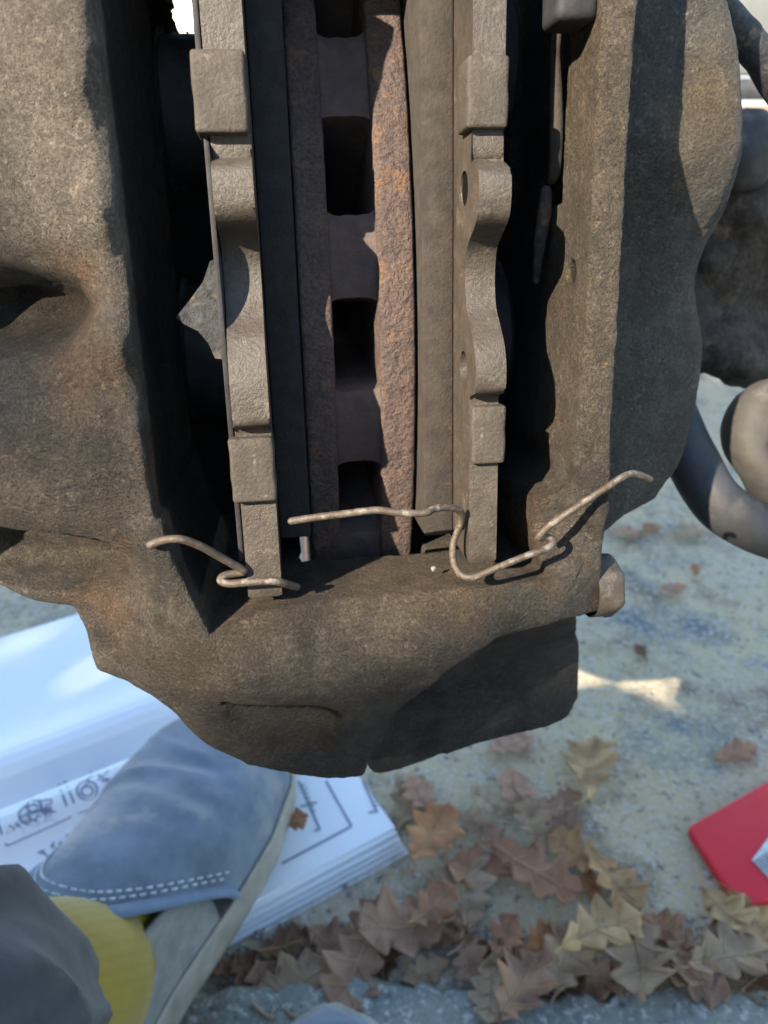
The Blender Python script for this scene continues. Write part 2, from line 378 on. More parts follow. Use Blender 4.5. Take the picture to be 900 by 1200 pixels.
# ================================================================= CALIPER
def build_caliper():
    h = 0.8; lo = (-104.0, -132.0, -74.0); hi = (94.0, 112.0, 9.0)
    ax = [np.arange(lo[i], hi[i], h, dtype=np.float32) for i in range(3)]
    X2, Y2 = np.meshgrid(ax[0], ax[1], indexing='ij'); Z = ax[2][None, None, :]
    # front heights from control points
    cp = []
    for px, py, z in CPTS: x, y = U(px, py, z); cp.append((x, y, z))
    cp += [(-100, 110, -14), (-100, 60, -16), (-100, 0, -14), (-100, -40, -24), (44, 108, 0), (-60, 108, 0), (0, 108, -2), (95, 0, -10), (95, -90, -30), (-90, -90, -20), (95, 100, -5)]
    cp = np.array(cp); D = np.linalg.norm(cp[:, None, :2] - cp[None, :, :2], axis=2)
    n = len(cp); A = np.zeros((n + 3, n + 3)); A[:n, :n] = D ** 1.6 * (-1) + np.eye(n) * (-0.6); A[:n, n] = 1; A[:n, n + 1:] = cp[:, :2]; A[n, :n] = 1; A[n + 1:, :n] = cp[:, :2].T
    wts = np.linalg.solve(A, np.concatenate([cp[:, 2], [0, 0, 0]])); G = X2.ravel().astype(float), Y2.ravel().astype(float)
    zf = wts[n] + wts[n + 1] * G[0] + wts[n + 2] * G[1]
    for i in range(n): zf -= wts[i] * ((G[0] - cp[i, 0]) ** 2 + (G[1] - cp[i, 1]) ** 2) ** 0.8
    zf = np.clip(zf.reshape(X2.shape), -60, 4).astype(np.float32)
    P = np.stack([X2.ravel(), Y2.ravel(), np.zeros(X2.size)], 1)
    zf += (vnoise(P, 11, 1) * 0.3 + vnoise(P, 5, 2) * 0.1).reshape(X2.shape)
    def crease(pl, amp, wd):
        L_ = [U(*q) for q in pl]; d = np.full(X2.shape, 1e9)
        for (ax_, ay_), (bx_, by_) in zip(L_[:-1], L_[1:]):
            ex, ey = bx_ - ax_, by_ - ay_; tt = np.clip(((X2 - ax_) * ex + (Y2 - ay_) * ey) / (ex * ex + ey * ey), 0, 1)
            d = np.minimum(d, np.hypot(X2 - ax_ - ex * tt, Y2 - ay_ - ey * tt))
        return (amp * np.exp(-np.sqrt(d * d + 0.15) / wd)).astype(np.float32)
    zf += crease([(92, -120, 1), (99, 40, 1), (108, 160, 1), (124, 290, 1), (144, 430, 1), (168, 560, 1), (190, 650, 0), (222, 740, 0), (290, 790, 0)], 2.6, 3.2)
    zf += crease([(400, 775, 0), (470, 806, -3), (540, 788, -3), (590, 750, -3), (650, 722, -4)], 1.8, 3.0)
    zf += crease([(398, 790, 0), (402, 850, -5), (408, 905, -12)], 1.8, 2.6)
    zf += crease([(265, 806, 0), (392, 820, 0)], 1.2, 2.2)
    zf -= crease([(-40, 655, -19), (60, 662, -19), (130, 668, -12), (170, 700, -8)], 3.0, 3.0)
    def recess(pl, dep, wd):
        d = polysd([U(*q) for q in pl], X2, Y2); tt = np.clip(0.5 - d / (2 * wd), 0, 1); return (dep * tt * tt * (3 - 2 * tt)).astype(np.float32)
    zf -= recess([(430,990,-30),(445,905,-16),(480,840,-6),(528,790,-4),(585,753,-4),(640,744,-4),(760,738,-4),(760,990,-34)], 14, 3.6)
    yt = np.interp(X2, [U(513, 830, -10)[0], U(590, 768, -8)[0], U(700, 750, -8)[0]], [U(513, 820, -10)[1], U(590, 768, -8)[1], U(700, 750, -8)[1]])
    zf -= (recess([(430,990,-30),(445,905,-16),(480,840,-6),(528,795,-4),(585,758,-4),(640,748,-4),(760,742,-4),(760,990,-34)], 1, 4.5) * np.clip(yt - Y2, 0, 16) * 0.75).astype(np.float32)
    zf -= recess([(-90,630,-2),(0,634,-2),(80,638,-2),(132,648,-3),(150,680,-10),(110,676,-22),(60,672,-24),(0,668,-24),(-90,668,-24)], 13, 0.8)
    zf -= recess([(-90,318,-8),(0,324,-8),(50,334,-8),(84,340,-6),(99,362,-6),(74,396,-8),(0,408,-8),(-90,404,-8)], 16, 3.4)
    zf -= recess([(268,822,-5),(392,832,-6),(382,880,-10),(330,890,-10),(262,850,-6)], 1.8, 2.4)
    # A: main frame
    def settle(pl, field, drop):
        out = []; q = []
        for i in range(len(pl)):
            q.append(pl[i]); b_ = pl[(i + 1) % len(pl)]
            if pl[i][1] > 740 and b_[1] > 740 and pl[i][0] > 190:
                m_ = max(1, int(math.hypot(b_[0] - pl[i][0], b_[1] - pl[i][1]) / 4))
                q += [tuple(pl[i][c] + (b_[c] - pl[i][c]) * k / m_ for c in range(3)) for k in range(1, m_)]
        pl = q
        for px, py, z in pl:
            if py > 740 and px > 190:
                for _ in range(14):
                    x, y = U(px, py, z); ii = int(np.clip((x - lo[0]) / h, 0, X2.shape[0] - 1)); jj = int(np.clip((y - lo[1]) / h, 0, X2.shape[1] - 1))
                    z = z * .5 + .5 * max(-58.0, float(field[ii, jj]) - drop)
            out.append(U(px, py, z))
        return out
    outA = [(-112, 120), (-112, -34)] + settle(OUT_A, zf, 2.0) + [(47.6, -20), (47.6, 120)]
    dA = polysd(outA, X2, Y2)
    f = smax(dA[:, :, None] + np.zeros_like(Z), Z - zf[:, :, None], np.where((X2 > 24), 1.8, 4.2)[:, :, None].astype(np.float32))
    # crisp ridge frame bar on the right side
    # B: inboard piston housing
    outB = [(42, 120), (80, 120)] + [U(*q) for q in OUT_B]
    dB = polysd(outB, X2, Y2); P3 = P
    sm = lambda xs, ys: (lambda g: np.convolve(np.pad(np.interp(g, xs, ys), 30, mode='edge'), np.hanning(61) / np.hanning(61).sum(), 'valid'))(np.arange(-140, 130, .25))
    IP = lambda Yv, xs, ys: np.interp(Yv, np.arange(-140, 130, .25), sm(xs, ys))
    top = IP(Y2, [-62, -48, -30, -10, 14, 26, 45, 70, 110], [-46, -44, -43, -41, -41, -37, -22, -20, -21]).astype(np.float32)
    ctr = IP(Y2, [-60, -30, 0, 18, 30, 60, 110], [60, 66, 66, 64, 66, 70, 70]).astype(np.float32)
    wid = IP(Y2, [-60, 0, 20, 45, 110], [27, 32, 26, 33, 33]).astype(np.float32)
    zB = top - np.clip(np.abs((X2 - ctr) / wid), 0, 2.2) ** 2.4 * 8 + (vnoise(P, 16, 5) * 0.6 + vnoise(P, 7, 6) * 0.25).reshape(X2.shape)
    fB = smax(dB[:, :, None] + 0.0 * Z, Z - zB[:, :, None], 7)
    f = smin(f, fB, 1.2); del fB
    # window
    win = [(-46.3, 92), (-46.3, 25), (-46.2, -25)] + [U(*q) for q in WIN_B] + [(39.5, -16), (40.6, 0), (40.9, 92)]
    dW = polysd(win, X2, Y2)
    cut = smax(dW[:, :, None] + np.where(Z > -100, 0, 0) , -(Z + 66), 1.0)
    f = smax(f, -cut, 0.7)
    # disc slot through the back and bridge
    Yg = ax[1][None, :, None]; Xg = ax[0][:, None, None]
    ds = np.maximum(np.sqrt((Yg - 10) ** 2 + (Z + 182) ** 2) - 163.0, np.abs(Xg + 2.2) - 15.5)
    f = np.maximum(f, -ds); del ds
    # wall recess behind the lip on the inboard wall
    rec = np.maximum(np.maximum(np.abs(Xg - 41) - 5.0, np.abs(Yg - 76) - 42), np.abs(Z + 41) - 24)
    f = np.maximum(f, -rec); del rec
    # drilled notch on the inboard wall
    yN = U(664, 320, -9)[1]
    f = np.maximum(f, -np.maximum(np.sqrt((Yg - yN) ** 2 + (Z + 9.5) ** 2) - 2.6, np.abs(Xg - 42) - 4.5))
    # narrow undercut slit on the bridge face
    a = np.array(U3(262, 818, -5)); b = np.array(U3(392, 831, -6)); e = b - a
    t = np.clip(((Xg - a[0]) * e[0] + (Yg - a[1]) * e[1]) / (e[0] ** 2 + e[1] ** 2), 0, 1)
    dd = np.sqrt((Xg - a[0] - e[0] * t) ** 2 + (Yg - a[1] - e[1] * t) ** 2) - (0.55 + 0.5 * t ** 0.7)
    f = smax(f, -np.maximum(dd, np.abs(Z + 2) - 12), 0.3)
    # gaps one can see daylight through
    for (px, py, zz, r1, r2) in ((356, 661, -34, 1.6, 2.3), (215, 12, -50, 3.4, 6.0)):
        a = np.array(U3(px, py, zz)); b = np.array(U3(px, py, -90)); dr = (b - a) / (b[2] - a[2])
        cx = a[0] + dr[0] * (Z - a[2]); cy = a[1] + dr[1] * (Z - a[2])
        rr = np.maximum(np.abs(Xg - cx) - r1, np.abs(Yg - cy) - r2) + (r1 > 2) * (0.7 * np.sin(Yg * 1.9) + 0.6 * np.sin(Xg * 2.7 + Yg * 1.3) + 0.5)
        f = np.maximum(f, -np.maximum(rr, Z - zz))
    V, Q = nets(f, (ax[0][0], ax[1][0], ax[2][0]), h); del f
    N = vnormals(V, Q)
    fine = vnoise(V, 1.8, 11) * 0.10 + vnoise(V, 3.3, 12) * 0.10 + vnoise(V, 1.1, 15) * 0.10
    strip = np.exp(-((V[:, 0] - 44.5) / 3.2) ** 2) * (V[:, 2] > -4)                      # coarse as-cast bar
    fine = fine + strip * (np.abs(vnoise(V, 1.9, 13)) * 0.75 + vnoise(V * np.array([1, 0.7, 1]), 3.5, 14) * 0.3 - 0.3)
    house = (V[:, 0] > 50); fine = fine + house * vnoise(V, 3.0, 16) * 0.10
    V = V + N * fine[:, None]
    # colour of the dirt and rust on the iron, with painted shade and brightness
    tint = np.ones((len(V), 3)) * 0.88
    def patch(px, py, z, r, c, s=1.0):
        p = np.array(U3(px, py, z)); d = np.linalg.norm((V - p) * np.array([1, 1, 0.5]), axis=1) / r + vnoise(V, r * 0.6, 21) * 0.35
        wgt = np.clip(1.25 - d, 0, 1) * s; tint[:] = tint * (1 - wgt[:, None]) + np.array(c) * wgt[:, None]
    tint *= (1 + 0.20 * vnoise(V, 14, 22)[:, None] + 0.20 * vnoise(V, 5, 23)[:, None] + 0.14 * vnoise(V, 2, 24)[:, None])
    gr = np.clip((vnoise(V, 9, 25) + vnoise(V, 3.5, 26) * .5 - .35) * 2.5, 0, 1); tint *= (1 - .42 * gr)[:, None]
    ru = np.clip((vnoise(V, 11, 27) + vnoise(V, 3, 28) * .5 - .4) * 2.5, 0, 1)[:, None]; tint = tint * (1 - ru * .5 * (1 - np.array([1.3, .85, .52])))
    grey = (1.8, 1.8, 1.78)
    patch(40, 80, -2, 30, grey, 0.9); patch(30, 230, -5, 20, grey, 0.8); patch(40, 470, -3, 22, (1.42, 1.36, 1.28), 0.85); patch(60, 560, -1, 12, (1.2, 1.12, 1.0), .6)  # grey iron of the left lobe, with its sunlit brightness painted in
    patch(90, 330, -5, 8, (1.45, 0.95, 0.6), 0.8); patch(105, 440, 0, 9, (1.5, 1.0, 0.65), 0.8)
    patch(130, 720, -10, 9, (1.25, 0.85, 0.6), 0.7); patch(460, 690, -8, 17, (1.25, 0.98, 0.72), 0.6); patch(300, 730, -2, 9, (1.2, 0.95, 0.7), 0.6)
    patch(450, 750, 0, 10, (1.45, 1.4, 1.3), 0.8); patch(560, 700, 0, 9, (1.35, 1.15, .9), 0.7); patch(230, 780, -2, 14, (1.1, 1.0, 0.8), 0.6)
    for py in (100, 200, 300, 400, 500, 580): patch(775, py, -30, 20, (1.5, 1.6, 1.68), 0.9)  # bluish grey iron, tint raised to lighten the housing's shade
    patch(785, 50, -22, 15, (1.15, 1.28, 1.38), 0.85)
    patch(835, 120, -20, 10, (1.35, 1.18, 0.85), 0.9); patch(830, 190, -20, 8, (1.3, 1.15, 0.85), 0.7)
    for py in (0, 80, 160, 240, 330, 420, 500): patch(705, py, -3, 10, (1.25, 1.12, 0.92), 0.65)
    patch(620, 810, -24, 16, (0.4, 0.37, 0.34), 0.8); patch(450, 860, -10, 11, (0.42, 0.38, 0.34), 0.7); patch(120, 660, -14, 8, (.5, .45, .4), .6); patch(350, 700, -6, 9, (.5, .46, .42), .6); patch(40, 350, -12, 8, (.45, .4, .35), .7)  # darker patches on undersides, ledge and grooves
    dark = np.clip((-V[:, 2] - 20) / 25, 0, 1) * (np.abs(V[:, 0] + 3) < 46) * (V[:, 1] > -44)   # oily coat plus cavity shade painted in, darker with depth
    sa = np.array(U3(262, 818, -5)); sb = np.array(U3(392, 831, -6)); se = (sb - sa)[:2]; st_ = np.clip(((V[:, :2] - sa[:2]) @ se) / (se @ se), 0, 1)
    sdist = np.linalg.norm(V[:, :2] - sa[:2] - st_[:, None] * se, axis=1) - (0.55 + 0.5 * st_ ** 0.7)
    tint *= np.where((sdist < 0.45) & (V[:, 2] > -16), 0.07, 1.0)[:, None]                      # shade inside the slit painted into the tint
    nd = np.hypot(V[:, 1] - U(664, 320, -9)[1], V[:, 2] + 9.5); tint *= np.where((nd < 3.0) & (V[:, 0] > 41.3) & (V[:, 0] < 48), 0.1, 1.0)[:, None]  # dark inside of the drilled notch: its shade put in the tint
    lw = np.clip((-V[:, 2] - 5.0) / 3, 0, 1) * (V[:, 0] > -48) * (V[:, 0] < -30) * (V[:, 1] > -44)  # left wall's black coat and its shadow, both in the tint
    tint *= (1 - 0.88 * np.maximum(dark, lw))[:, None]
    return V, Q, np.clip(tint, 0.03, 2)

CPTS = [(690,-50,0),(745,-50,0),(690,150,0),(738,150,0),(685,350,0),(730,350,0),(680,500,0),(715,500,0),(644,600,-6),(645,640,-7),(668,600,-4),(706,600,0),(690,560,0),(700,640,-4),
 (250,760,-1),(300,738,-1),(370,722,-2),(450,716,-3),(540,708,-3),(620,692,-3),(660,660,-3),(695,690,-7),
 (400,770,0),(480,755,1),(560,728,0),(640,715,-3),
 (600,765,-6),(640,790,-9),(560,800,-8),(510,845,-9),(470,800,-1),(530,770,0),(560,850,-11),(650,830,-12),(450,888,-20),(490,862,-18),(440,852,-9),(480,832,-8),(670,760,-9),(620,735,-4),(580,780,-6),
 (405,885,-13),(403,845,-5),(400,800,0),(330,800,0),(270,800,0),(330,838,-6),(270,845,-6),(375,838,-7),(330,890,-14),(385,880,-12),(430,850,-6),(240,830,-5),(260,780,-1),(200,760,-2),
 (97,-50,1),(100,100,1),(120,250,1),(140,400,1),(160,520,1),(185,640,0),(215,720,0),
 (110,-60,-3.2),(130,120,-3.2),(148,300,-3.2),(165,440,-2.2),(185,590,-1.2),(222,680,-1),
 (60,-50,-1),(0,-50,-6),(-60,0,-14),(60,100,0),(0,100,-4),(65,200,-1),(10,200,-5),(85,280,-2),(20,290,-9),(50,340,-15),(0,345,-20),(95,350,-6),
 (60,395,-8),(0,400,-9),(60,470,-1),(0,480,-2),(110,480,1),(120,560,1),(40,560,0),(0,600,-2),(60,612,-2),(130,625,-3),
 (140,660,-9),(70,648,-13),(0,642,-14),(160,700,-6),(60,690,-14),(0,668,-15),(112,720,-14),(150,760,-9),(190,720,-2),(195,790,-6),(130,785,-14)]
OUT_A = [(-60,655,-24),(0,674,-24),(42,692,-24),(90,704,-21),(103,738,-19),(107,770,-18),(112,786,-18),(150,797,-16),(178,812,-14),(200,831,-13),(222,856,-13),(240,872,-14),(290,896,-17),
 (345,907,-18),(365,910,-18),(385,912,-18),(400,912,-18),(425,910,-20),(450,906,-22),(470,901,-24),(482,897,-26),(496,892,-30),(510,886,-36),(524,881,-42),(540,875,-46),(560,868,-55),(600,858,-55),(640,849,-55),(664,838,-53),(676,815,-48),(678,755,-28),
 (702,737,-10),(710,715,-8),(709,640,-4),(714,600,-1)]
OUT_B = [(836,-10,-28),(854,60,-28),(861,120,-29),(858,200,-34),(843,258,-42),(823,305,-47),(821,335,-48),(825,370,-49),(828,410,-50),(818,480,-50),
 (803,545,-50),(768,588,-50),(735,607,-47),(700,650,-42),(680,600,-40)]
WIN_B = [(188,600,0),(212,672,0),(247,742,0),(300,724,0),(370,712,0),(450,706,0),(540,700,0),(615,690,0),(640,676,-5),(633,650,-5),(628,610,-5),(630,590,-5),(650,580,-4),(674,568,-1)]

cal = thing('brake_caliper', 'large rusty cast iron brake caliper open at its mouth, filling the picture', 'brake caliper', L2W((0, -60, -30)))
V, Q, tint = build_caliper()
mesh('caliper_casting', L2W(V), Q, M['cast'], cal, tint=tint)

def xcyl(bm, x0, x1, yc, zc, r, n=40, bev=0.0, ri=0.0):
    """cylinder along x (ring when ri)"""
    rings = []
    prof = [(x0, r - bev), (x0 + bev, r), (x1 - bev, r), (x1, r - bev)] if bev else [(x0, r), (x1, r)]
    if ri: prof = prof + [(x1, ri), (x0, ri)]
    for x, rad in prof:
        rings.append([bm.verts.new((x, yc + rad * math.cos(2 * math.pi * k / n), zc + rad * math.sin(2 * math.pi * k / n))) for k in range(n)])
    m = len(rings)
    for i in range(m if ri else m - 1):
        a, b = rings[i], rings[(i + 1) % m]
        for k in range(n): bm.faces.new((a[k], a[(k + 1) % n], b[(k + 1) % n], b[k]))
    if not ri: bm.faces.new(rings[0]); bm.faces.new(rings[-1])

for sgn, yc in ((1, 66), (1, 4), (-1, 60), (-1, 2)):
    if sgn > 0: xa, xb, xw = 25.2, 37, 35.5
    else: xa, xb, xw = -44, -31.5, -46
    bm = bmesh.new(); xcyl(bm, xa, xb, yc, -52 if sgn > 0 else -66, 17, bev=1.0); bm_mesh('piston', bm, M['oily'], cal)
    bm = bmesh.new()
    if sgn > 0:
        for i, (x, r) in enumerate(((37.0, 21.5), (34.2, 20.0), (31.6, 18.8))): xcyl(bm, x - 1.1, x + 1.3, yc, -62, r, n=56, bev=0.7, ri=16.9)
    else:
        for i, (x, r) in enumerate(((-43.5, 20), (-41.0, 19))): xcyl(bm, x - 1.1, x + 1.1, yc, -72, r, n=56, bev=0.6, ri=16.9)
    bm_mesh('dust_boot', bm, M['rubber'], cal)

# rolled lip of the boot retainer lying along the inboard wall
def lip():
    pts = [U3(655, -60, -17), U3(655, 20, -18), U3(651, 60, -18), U3(652, 110, -18), U3(652, 160, -18), U3(650, 200, -18), U3(645, 214, -19)]
    Vt, Ft = tube(pts, [1.3, 1.2, 1.0, 1.3, 1.45, 1.3, 0.8], 12, 8)
    mesh('boot_retainer', L2W(np.array(Vt) + 0.0), Ft, M['friction'], cal)
    pts = [U3(640, 222, -19), U3(638, 250, -20), U3(632, 290, -22), U3(628, 330, -24)]
    Vt, Ft = tube(pts, [1.2, 1.5, 1.3, 0.8], 12, 8); mesh('boot_retainer', L2W(Vt), Ft, M['rubber'], cal)
    bm = bmesh.new(); x, y = U(655, 14, -7); box(bm, x - 2, x + 6, y - 2.6, y + 5, -12, -2.2, bev=1.6, seg=3)
    bm_mesh('retainer_lug', bm, M['oily'], cal)
lip()

# bolt clamping the halves, head pointing to the right of the bridge
def bolt():
    x0, yb = U(710, 686, -13); bm = bmesh.new(); zc = -13
    x0 -= 1.6; prof = [(x0 - 3, 7.3), (x0 + 0.2, 7.3), (x0 + 0.9, 7.3), (x0 + 2.6, 7.2), (x0 + 3.6, 6.4), (x0 + 4.3, 4.6), (x0 + 4.4, 0.01)]
    n = 48; rings = []
    for i, (x, r) in enumerate(prof):
        ring = []
        for k in range(n):
            a = 2 * math.pi * k / n; hexr = 1.0 / max(math.cos(((a + 0.2) % (math.pi / 3)) - math.pi / 6), 0.1) * 0.95
            q = r * (hexr if 1 < i < 5 else 1.0); ring.append(bm.verts.new((x, yb + q * math.cos(a), zc + q * math.sin(a))))
        rings.append(ring)
    for a, b in zip(rings[:-1], rings[1:]):
        for k in range(n): bm.faces.new((a[k], a[(k + 1) % n], b[(k + 1) % n], b[k]))
    bm_mesh('bolt_head', bm, M['plate'], cal)
bolt()

# ================================================================= DISC
RD, YD, ZD = 160.0, 10.0, -182.0
disc = thing('brake_disc', 'rust brown vented brake disc seen edge-on between the two pads', 'brake disc', L2W((0, YD, ZD)))
def ring(x0, x1, name, seedn):
    prof = [(x0, 70)] + [(x0, r) for r in (110, 140, 152, RD - 0.6)] + [(x0 + 0.5, RD)] + [(x0 + (x1 - x0) * t, RD) for t in (0.25, 0.5, 0.75)] + \
           [(x1 - 0.5, RD), (x1, RD - 0.6)] + [(x1, r) for r in (152, 140, 110)] + [(x1, 70)]
    n = 720; k = len(prof); A = np.arange(n) * 2 * math.pi / n
    V = np.zeros((n, k, 3))
    for j, (x, r) in enumerate(prof): V[:, j, 0] = x; V[:, j, 1] = YD + r * np.sin(A); V[:, j, 2] = ZD + r * np.cos(A)
    V = V.reshape(-1, 3); rad = np.hypot(V[:, 1] - YD, V[:, 2] - ZD)
    d = (vnoise(V, 1.8, seedn) * 0.22 + vnoise(V, 4, seedn + 1) * 0.25) * (rad > 150)
    V[:, 1] += (V[:, 1] - YD) / rad * d; V[:, 2] += (V[:, 2] - ZD) / rad * d; V[:, 0] += vnoise(V, 2.2, seedn + 2) * 0.10 * (rad > 155)
    F = np.array([(i * k + j, i * k + (j + 1) % k, ((i + 1) % n) * k + (j + 1) % k, ((i + 1) % n) * k + j) for i in range(n) for j in range(k)])
    mesh(name, L2W(V), F, M['disc'], disc)
ring(-14.9, -8.0, 'friction_ring', 31); ring(2.3, 10.2, 'friction_ring', 41)
def vane_mesh():
    bm = bmesh.new(); nx, na = 8, 14; r0, r1 = 80.0, RD - 2.6; th = 8.6
    # outer face grid with rounded flanks merging into the rings
    a0 = [(-1 + 2 * i / na) for i in range(na + 1)]
    grid = []
    for i, t in enumerate(a0):
        row = []
        for j in range(nx + 1):
            x = -8.1 + 10.5 * j / nx; edge = min(j, nx - j) / (nx / 2); fl = 1.0 + 0.10 * (1 - edge) ** 5
            y = t * th * fl; r = r1 - 0.9 * abs(t) ** 6 + 0.5 * (1 - edge) ** 2
            y += 0.25 * random.uniform(-1, 1) * (abs(t) > 0.95)
            row.append(bm.verts.new((x, y, math.sqrt(max(r * r - y * y, 0)))))
        grid.append(row)
    for i in range(na):
        for j in range(nx): bm.faces.new((grid[i][j], grid[i + 1][j], grid[i + 1][j + 1], grid[i][j + 1]))
    low = {}
    for i in (0, na):
        s = -1 if i == 0 else 1
        low[i] = [bm.verts.new((grid[i][j].co.x, s * th * 0.72, r0)) for j in range(nx + 1)]
        for j in range(nx): bm.faces.new((grid[i][j], grid[i][j + 1], low[i][j + 1], low[i][j]))
    for j in range(nx): bm.faces.new((low[0][j], low[0][j + 1], low[na][j + 1], low[na][j]))
    bmesh.ops.recalc_face_normals(bm, faces=bm.faces)
    for f in bm.faces: f.smooth = True
    for e in bm.edges:
        if len(e.link_faces) == 2 and e.calc_face_angle(0) > 0.7: e.smooth = False
    me = bpy.data.meshes.new('vane')
    for v in bm.verts: v.co *= 1e-3
    bm.to_mesh(me); bm.free(); me.materials.append(M['vane']); return me
vm = vane_mesh(); RM = Matrix([[ROT[i][j] for j in range(3)] for i in range(3)])
for k in range(26):
    o = bpy.data.objects.new('vane', vm); COL.objects.link(o); o.parent = disc
    a = math.radians(5.3 + k * 360 / 26)
    o.matrix_local = (RM @ Matrix.Rotation(-a, 3, 'X')).to_4x4()
bm = bmesh.new(); xcyl(bm, -5, 2, YD, ZD, 76, n=64, bev=1); bm_mesh('disc_hat', bm, M['vane'], disc)

# ================================================================= PADS
def Yz(py, z): return U(450, py, z)[1]
def boolean(o, cutter):
    md = o.modifiers.new('b', 'BOOLEAN'); md.operation = 'DIFFERENCE'; md.solver = 'EXACT'; md.object = cutter
    dg = bpy.context.evaluated_depsgraph_get(); me = bpy.data.meshes.new_from_object(o.evaluated_get(dg)); o.modifiers.clear(); o.data = me
    bpy.data.objects.remove(cutter, do_unlink=True)
def plate(name, x0, x1, contour, root, back, bev=0.45, holes=()):
    ys = np.array([c[0] for c in contour]); zs = np.array([c[1] for c in contour])
    # smooth resample of the wavy front edge
    P = []; N = 6; C = list(zip(ys, zs))
    for i in range(len(C) - 1):
        p0, p1, p2, p3 = [np.array(C[j]) for j in (max(i - 1, 0), i, i + 1, min(i + 2, len(C) - 1))]
        for k in range(N):
            t = k / N; P.append(0.5 * ((2 * p1) + (-p0 + p2) * t + (2 * p0 - 5 * p1 + 4 * p2 - p3) * t * t + (-p0 + 3 * p1 - 3 * p2 + p3) * t ** 3))
    P.append(np.array(C[-1])); P += [np.array((ys[-1], back)), np.array((ys[0], back))]
    bm = bmesh.new()
    a = [bm.verts.new((x0, p[0], p[1])) for p in P]; b = [bm.verts.new((x1, p[0], p[1])) for p in P]; n = len(P)
    f1 = bm.faces.new(a); f2 = bm.faces.new(b[::-1])
    for i in range(n): bm.faces.new((a[i], a[(i + 1) % n], b[(i + 1) % n], b[i]))
    bmesh.ops.bevel(bm, geom=list(set(f1.edges) | set(f2.edges)), offset=bev, segments=2, affect='EDGES', profile=0.6)
    o = bm_mesh(name, bm, M['plate'], root)
    for p_ in o.data.polygons:
        if abs(p_.normal.dot(Vector(LX))) > 0.97: p_.use_smooth = False
    for (y, z, r, deep) in holes:
        bm = bmesh.new(); xcyl(bm, x0 - 2, x0 + deep, y, z, r, n=28); c = bm_mesh('cutter', bm, M['oily'], root, auto=False)
        bpy.context.view_layer.update(); boolean(o, c)
    return o
def clip_part(root, pxa, pya, pxb, pyb, z1, zb, ex=(0, 0)):
    x0 = U(pxa, (pya + pyb) / 2, z1)[0] + ex[0]; x1 = U(pxb, (pya + pyb) / 2, z1)[0] + ex[1]; y1 = Yz(pya, z1); y0 = Yz(pyb, z1)
    bm = bmesh.new(); box(bm, x0, x1, y0, y1, zb, z1, bev=0.7, seg=3)
    bmesh.ops.subdivide_edges(bm, edges=[e for e in bm.edges if e.calc_length() > 3], cuts=4, use_grid_fill=True)
    for v in bm.verts: v.co.z += 0.12 * math.sin(v.co.y * 1.3) * (v.co.z > z1 - 1); v.co.x += 0.1 * math.sin(v.co.y * .9 + 1)
    bm_mesh('pad_clip', bm, M['clip'], root)

padR = thing('brake_pad', 'inboard brake pad with two pin holes, right of the rusty disc', 'brake pad', L2W((20, -40, -20)), 'brake pads in the caliper')
cR = [(90, -2.5), (62, -2.5), (43, -2.8), (40.6, -3.2), (39.4, -0.5), (38, 2.4), (35.5, 3.2), (32.4, 3.0), (30, 2.0), (28.2, -0.5), (26.2, -4.2), (24, -6.4), (20.5, -7.2), (17, -7.0),
      (13.5, -5.8), (10, -2.4), (7, 0.4), (3.5, 2.0), (0, 2.3), (-2.2, 1.6), (-3.2, -1.0), (-3.8, -2.9), (-8, -3.0), (-20, -2.6), (-36, -2.6), (-39.6, -2.8)]
pl = plate('backing_plate', 17.8, 23.9, cR, padR, -50, holes=((36.0, -8.6, 3.3, 12), (1.8, -8.4, 3.2, 12)))
bm = bmesh.new(); box(bm, 10.9, 17.7, -38, 86, -60, -17.5, bev=0.6)
bm_mesh('friction_lining', bm, M['friction'], padR)
bm = bmesh.new(); box(bm, 24.0, 24.9, -38, 86, -50, -14.5, bev=0.2); bm_mesh('shim', bm, M['oily'], padR)
clip_part(padR, 548, 62, 597, 150, -0.6, -9, (0, 0)); clip_part(padR, 553, 482, 593, 551, -0.8, -8)
bm = bmesh.new(); xcyl(bm, 18.2, 23, 36.0, -8.6, 3.25, n=28); bm_mesh('pin_hole_shade', bm, M['hole_dark'], padR)  # black disc set in the upper hole in place of its shade
# grit lodged in the lower pin hole
bm = bmesh.new(); bmesh.ops.create_icosphere(bm, subdivisions=3, radius=2.2)
for v in bm.verts: v.co = Vector((v.co.x * 0.5 + 19.3, v.co.y - 0.7, v.co.z - 9.0)) + v.co.normalized() * random.uniform(-0.15, 0.15)
bm_mesh('dirt_plug', bm, M['clip'], padR)

padL = thing('brake_pad', 'outboard brake pad with a wavy plate edge, beside the deep black opening', 'brake pad', L2W((-26, -43, -20)), 'brake pads in the caliper')
cL = [(90, -2.6), (62, -2.6), (42.5, -3), (41.3, -3.4), (40.0, 0.2), (38.4, 2.0), (35, 2.4), (31.8, 1.8), (29.5, -1.2), (27.5, -6.0), (24, -8.6), (18, -8.6), (13, -6.0), (10, -2.6), (6, -0.2), (1, 1.0), (-4, 1.2),
      (-6.6, 0.9), (-7.6, -1.6), (-8.4, -3.0), (-14, -3.1), (-28, -3.0), (-41, -3.0), (-44.2, -3.2)]
plate('backing_plate', -29.6, -22.5, cL, padL, -50, bev=0.7)
bm = bmesh.new(); box(bm, -22.4, -15.2, -38, 86, -60, -22.5, bev=0.6); bm_mesh('friction_lining', bm, M['lining_shaded'], padL)
bm = bmesh.new(); box(bm, -30.9, -29.9, -36, 86, -48, -3.6, bev=0.2); bm_mesh('shim', bm, M['oily'], padL)
clip_part(padL, 225, 58, 289, 155, -0.2, -10); clip_part(padL, 269, 506, 322, 580, -0.8, -9)
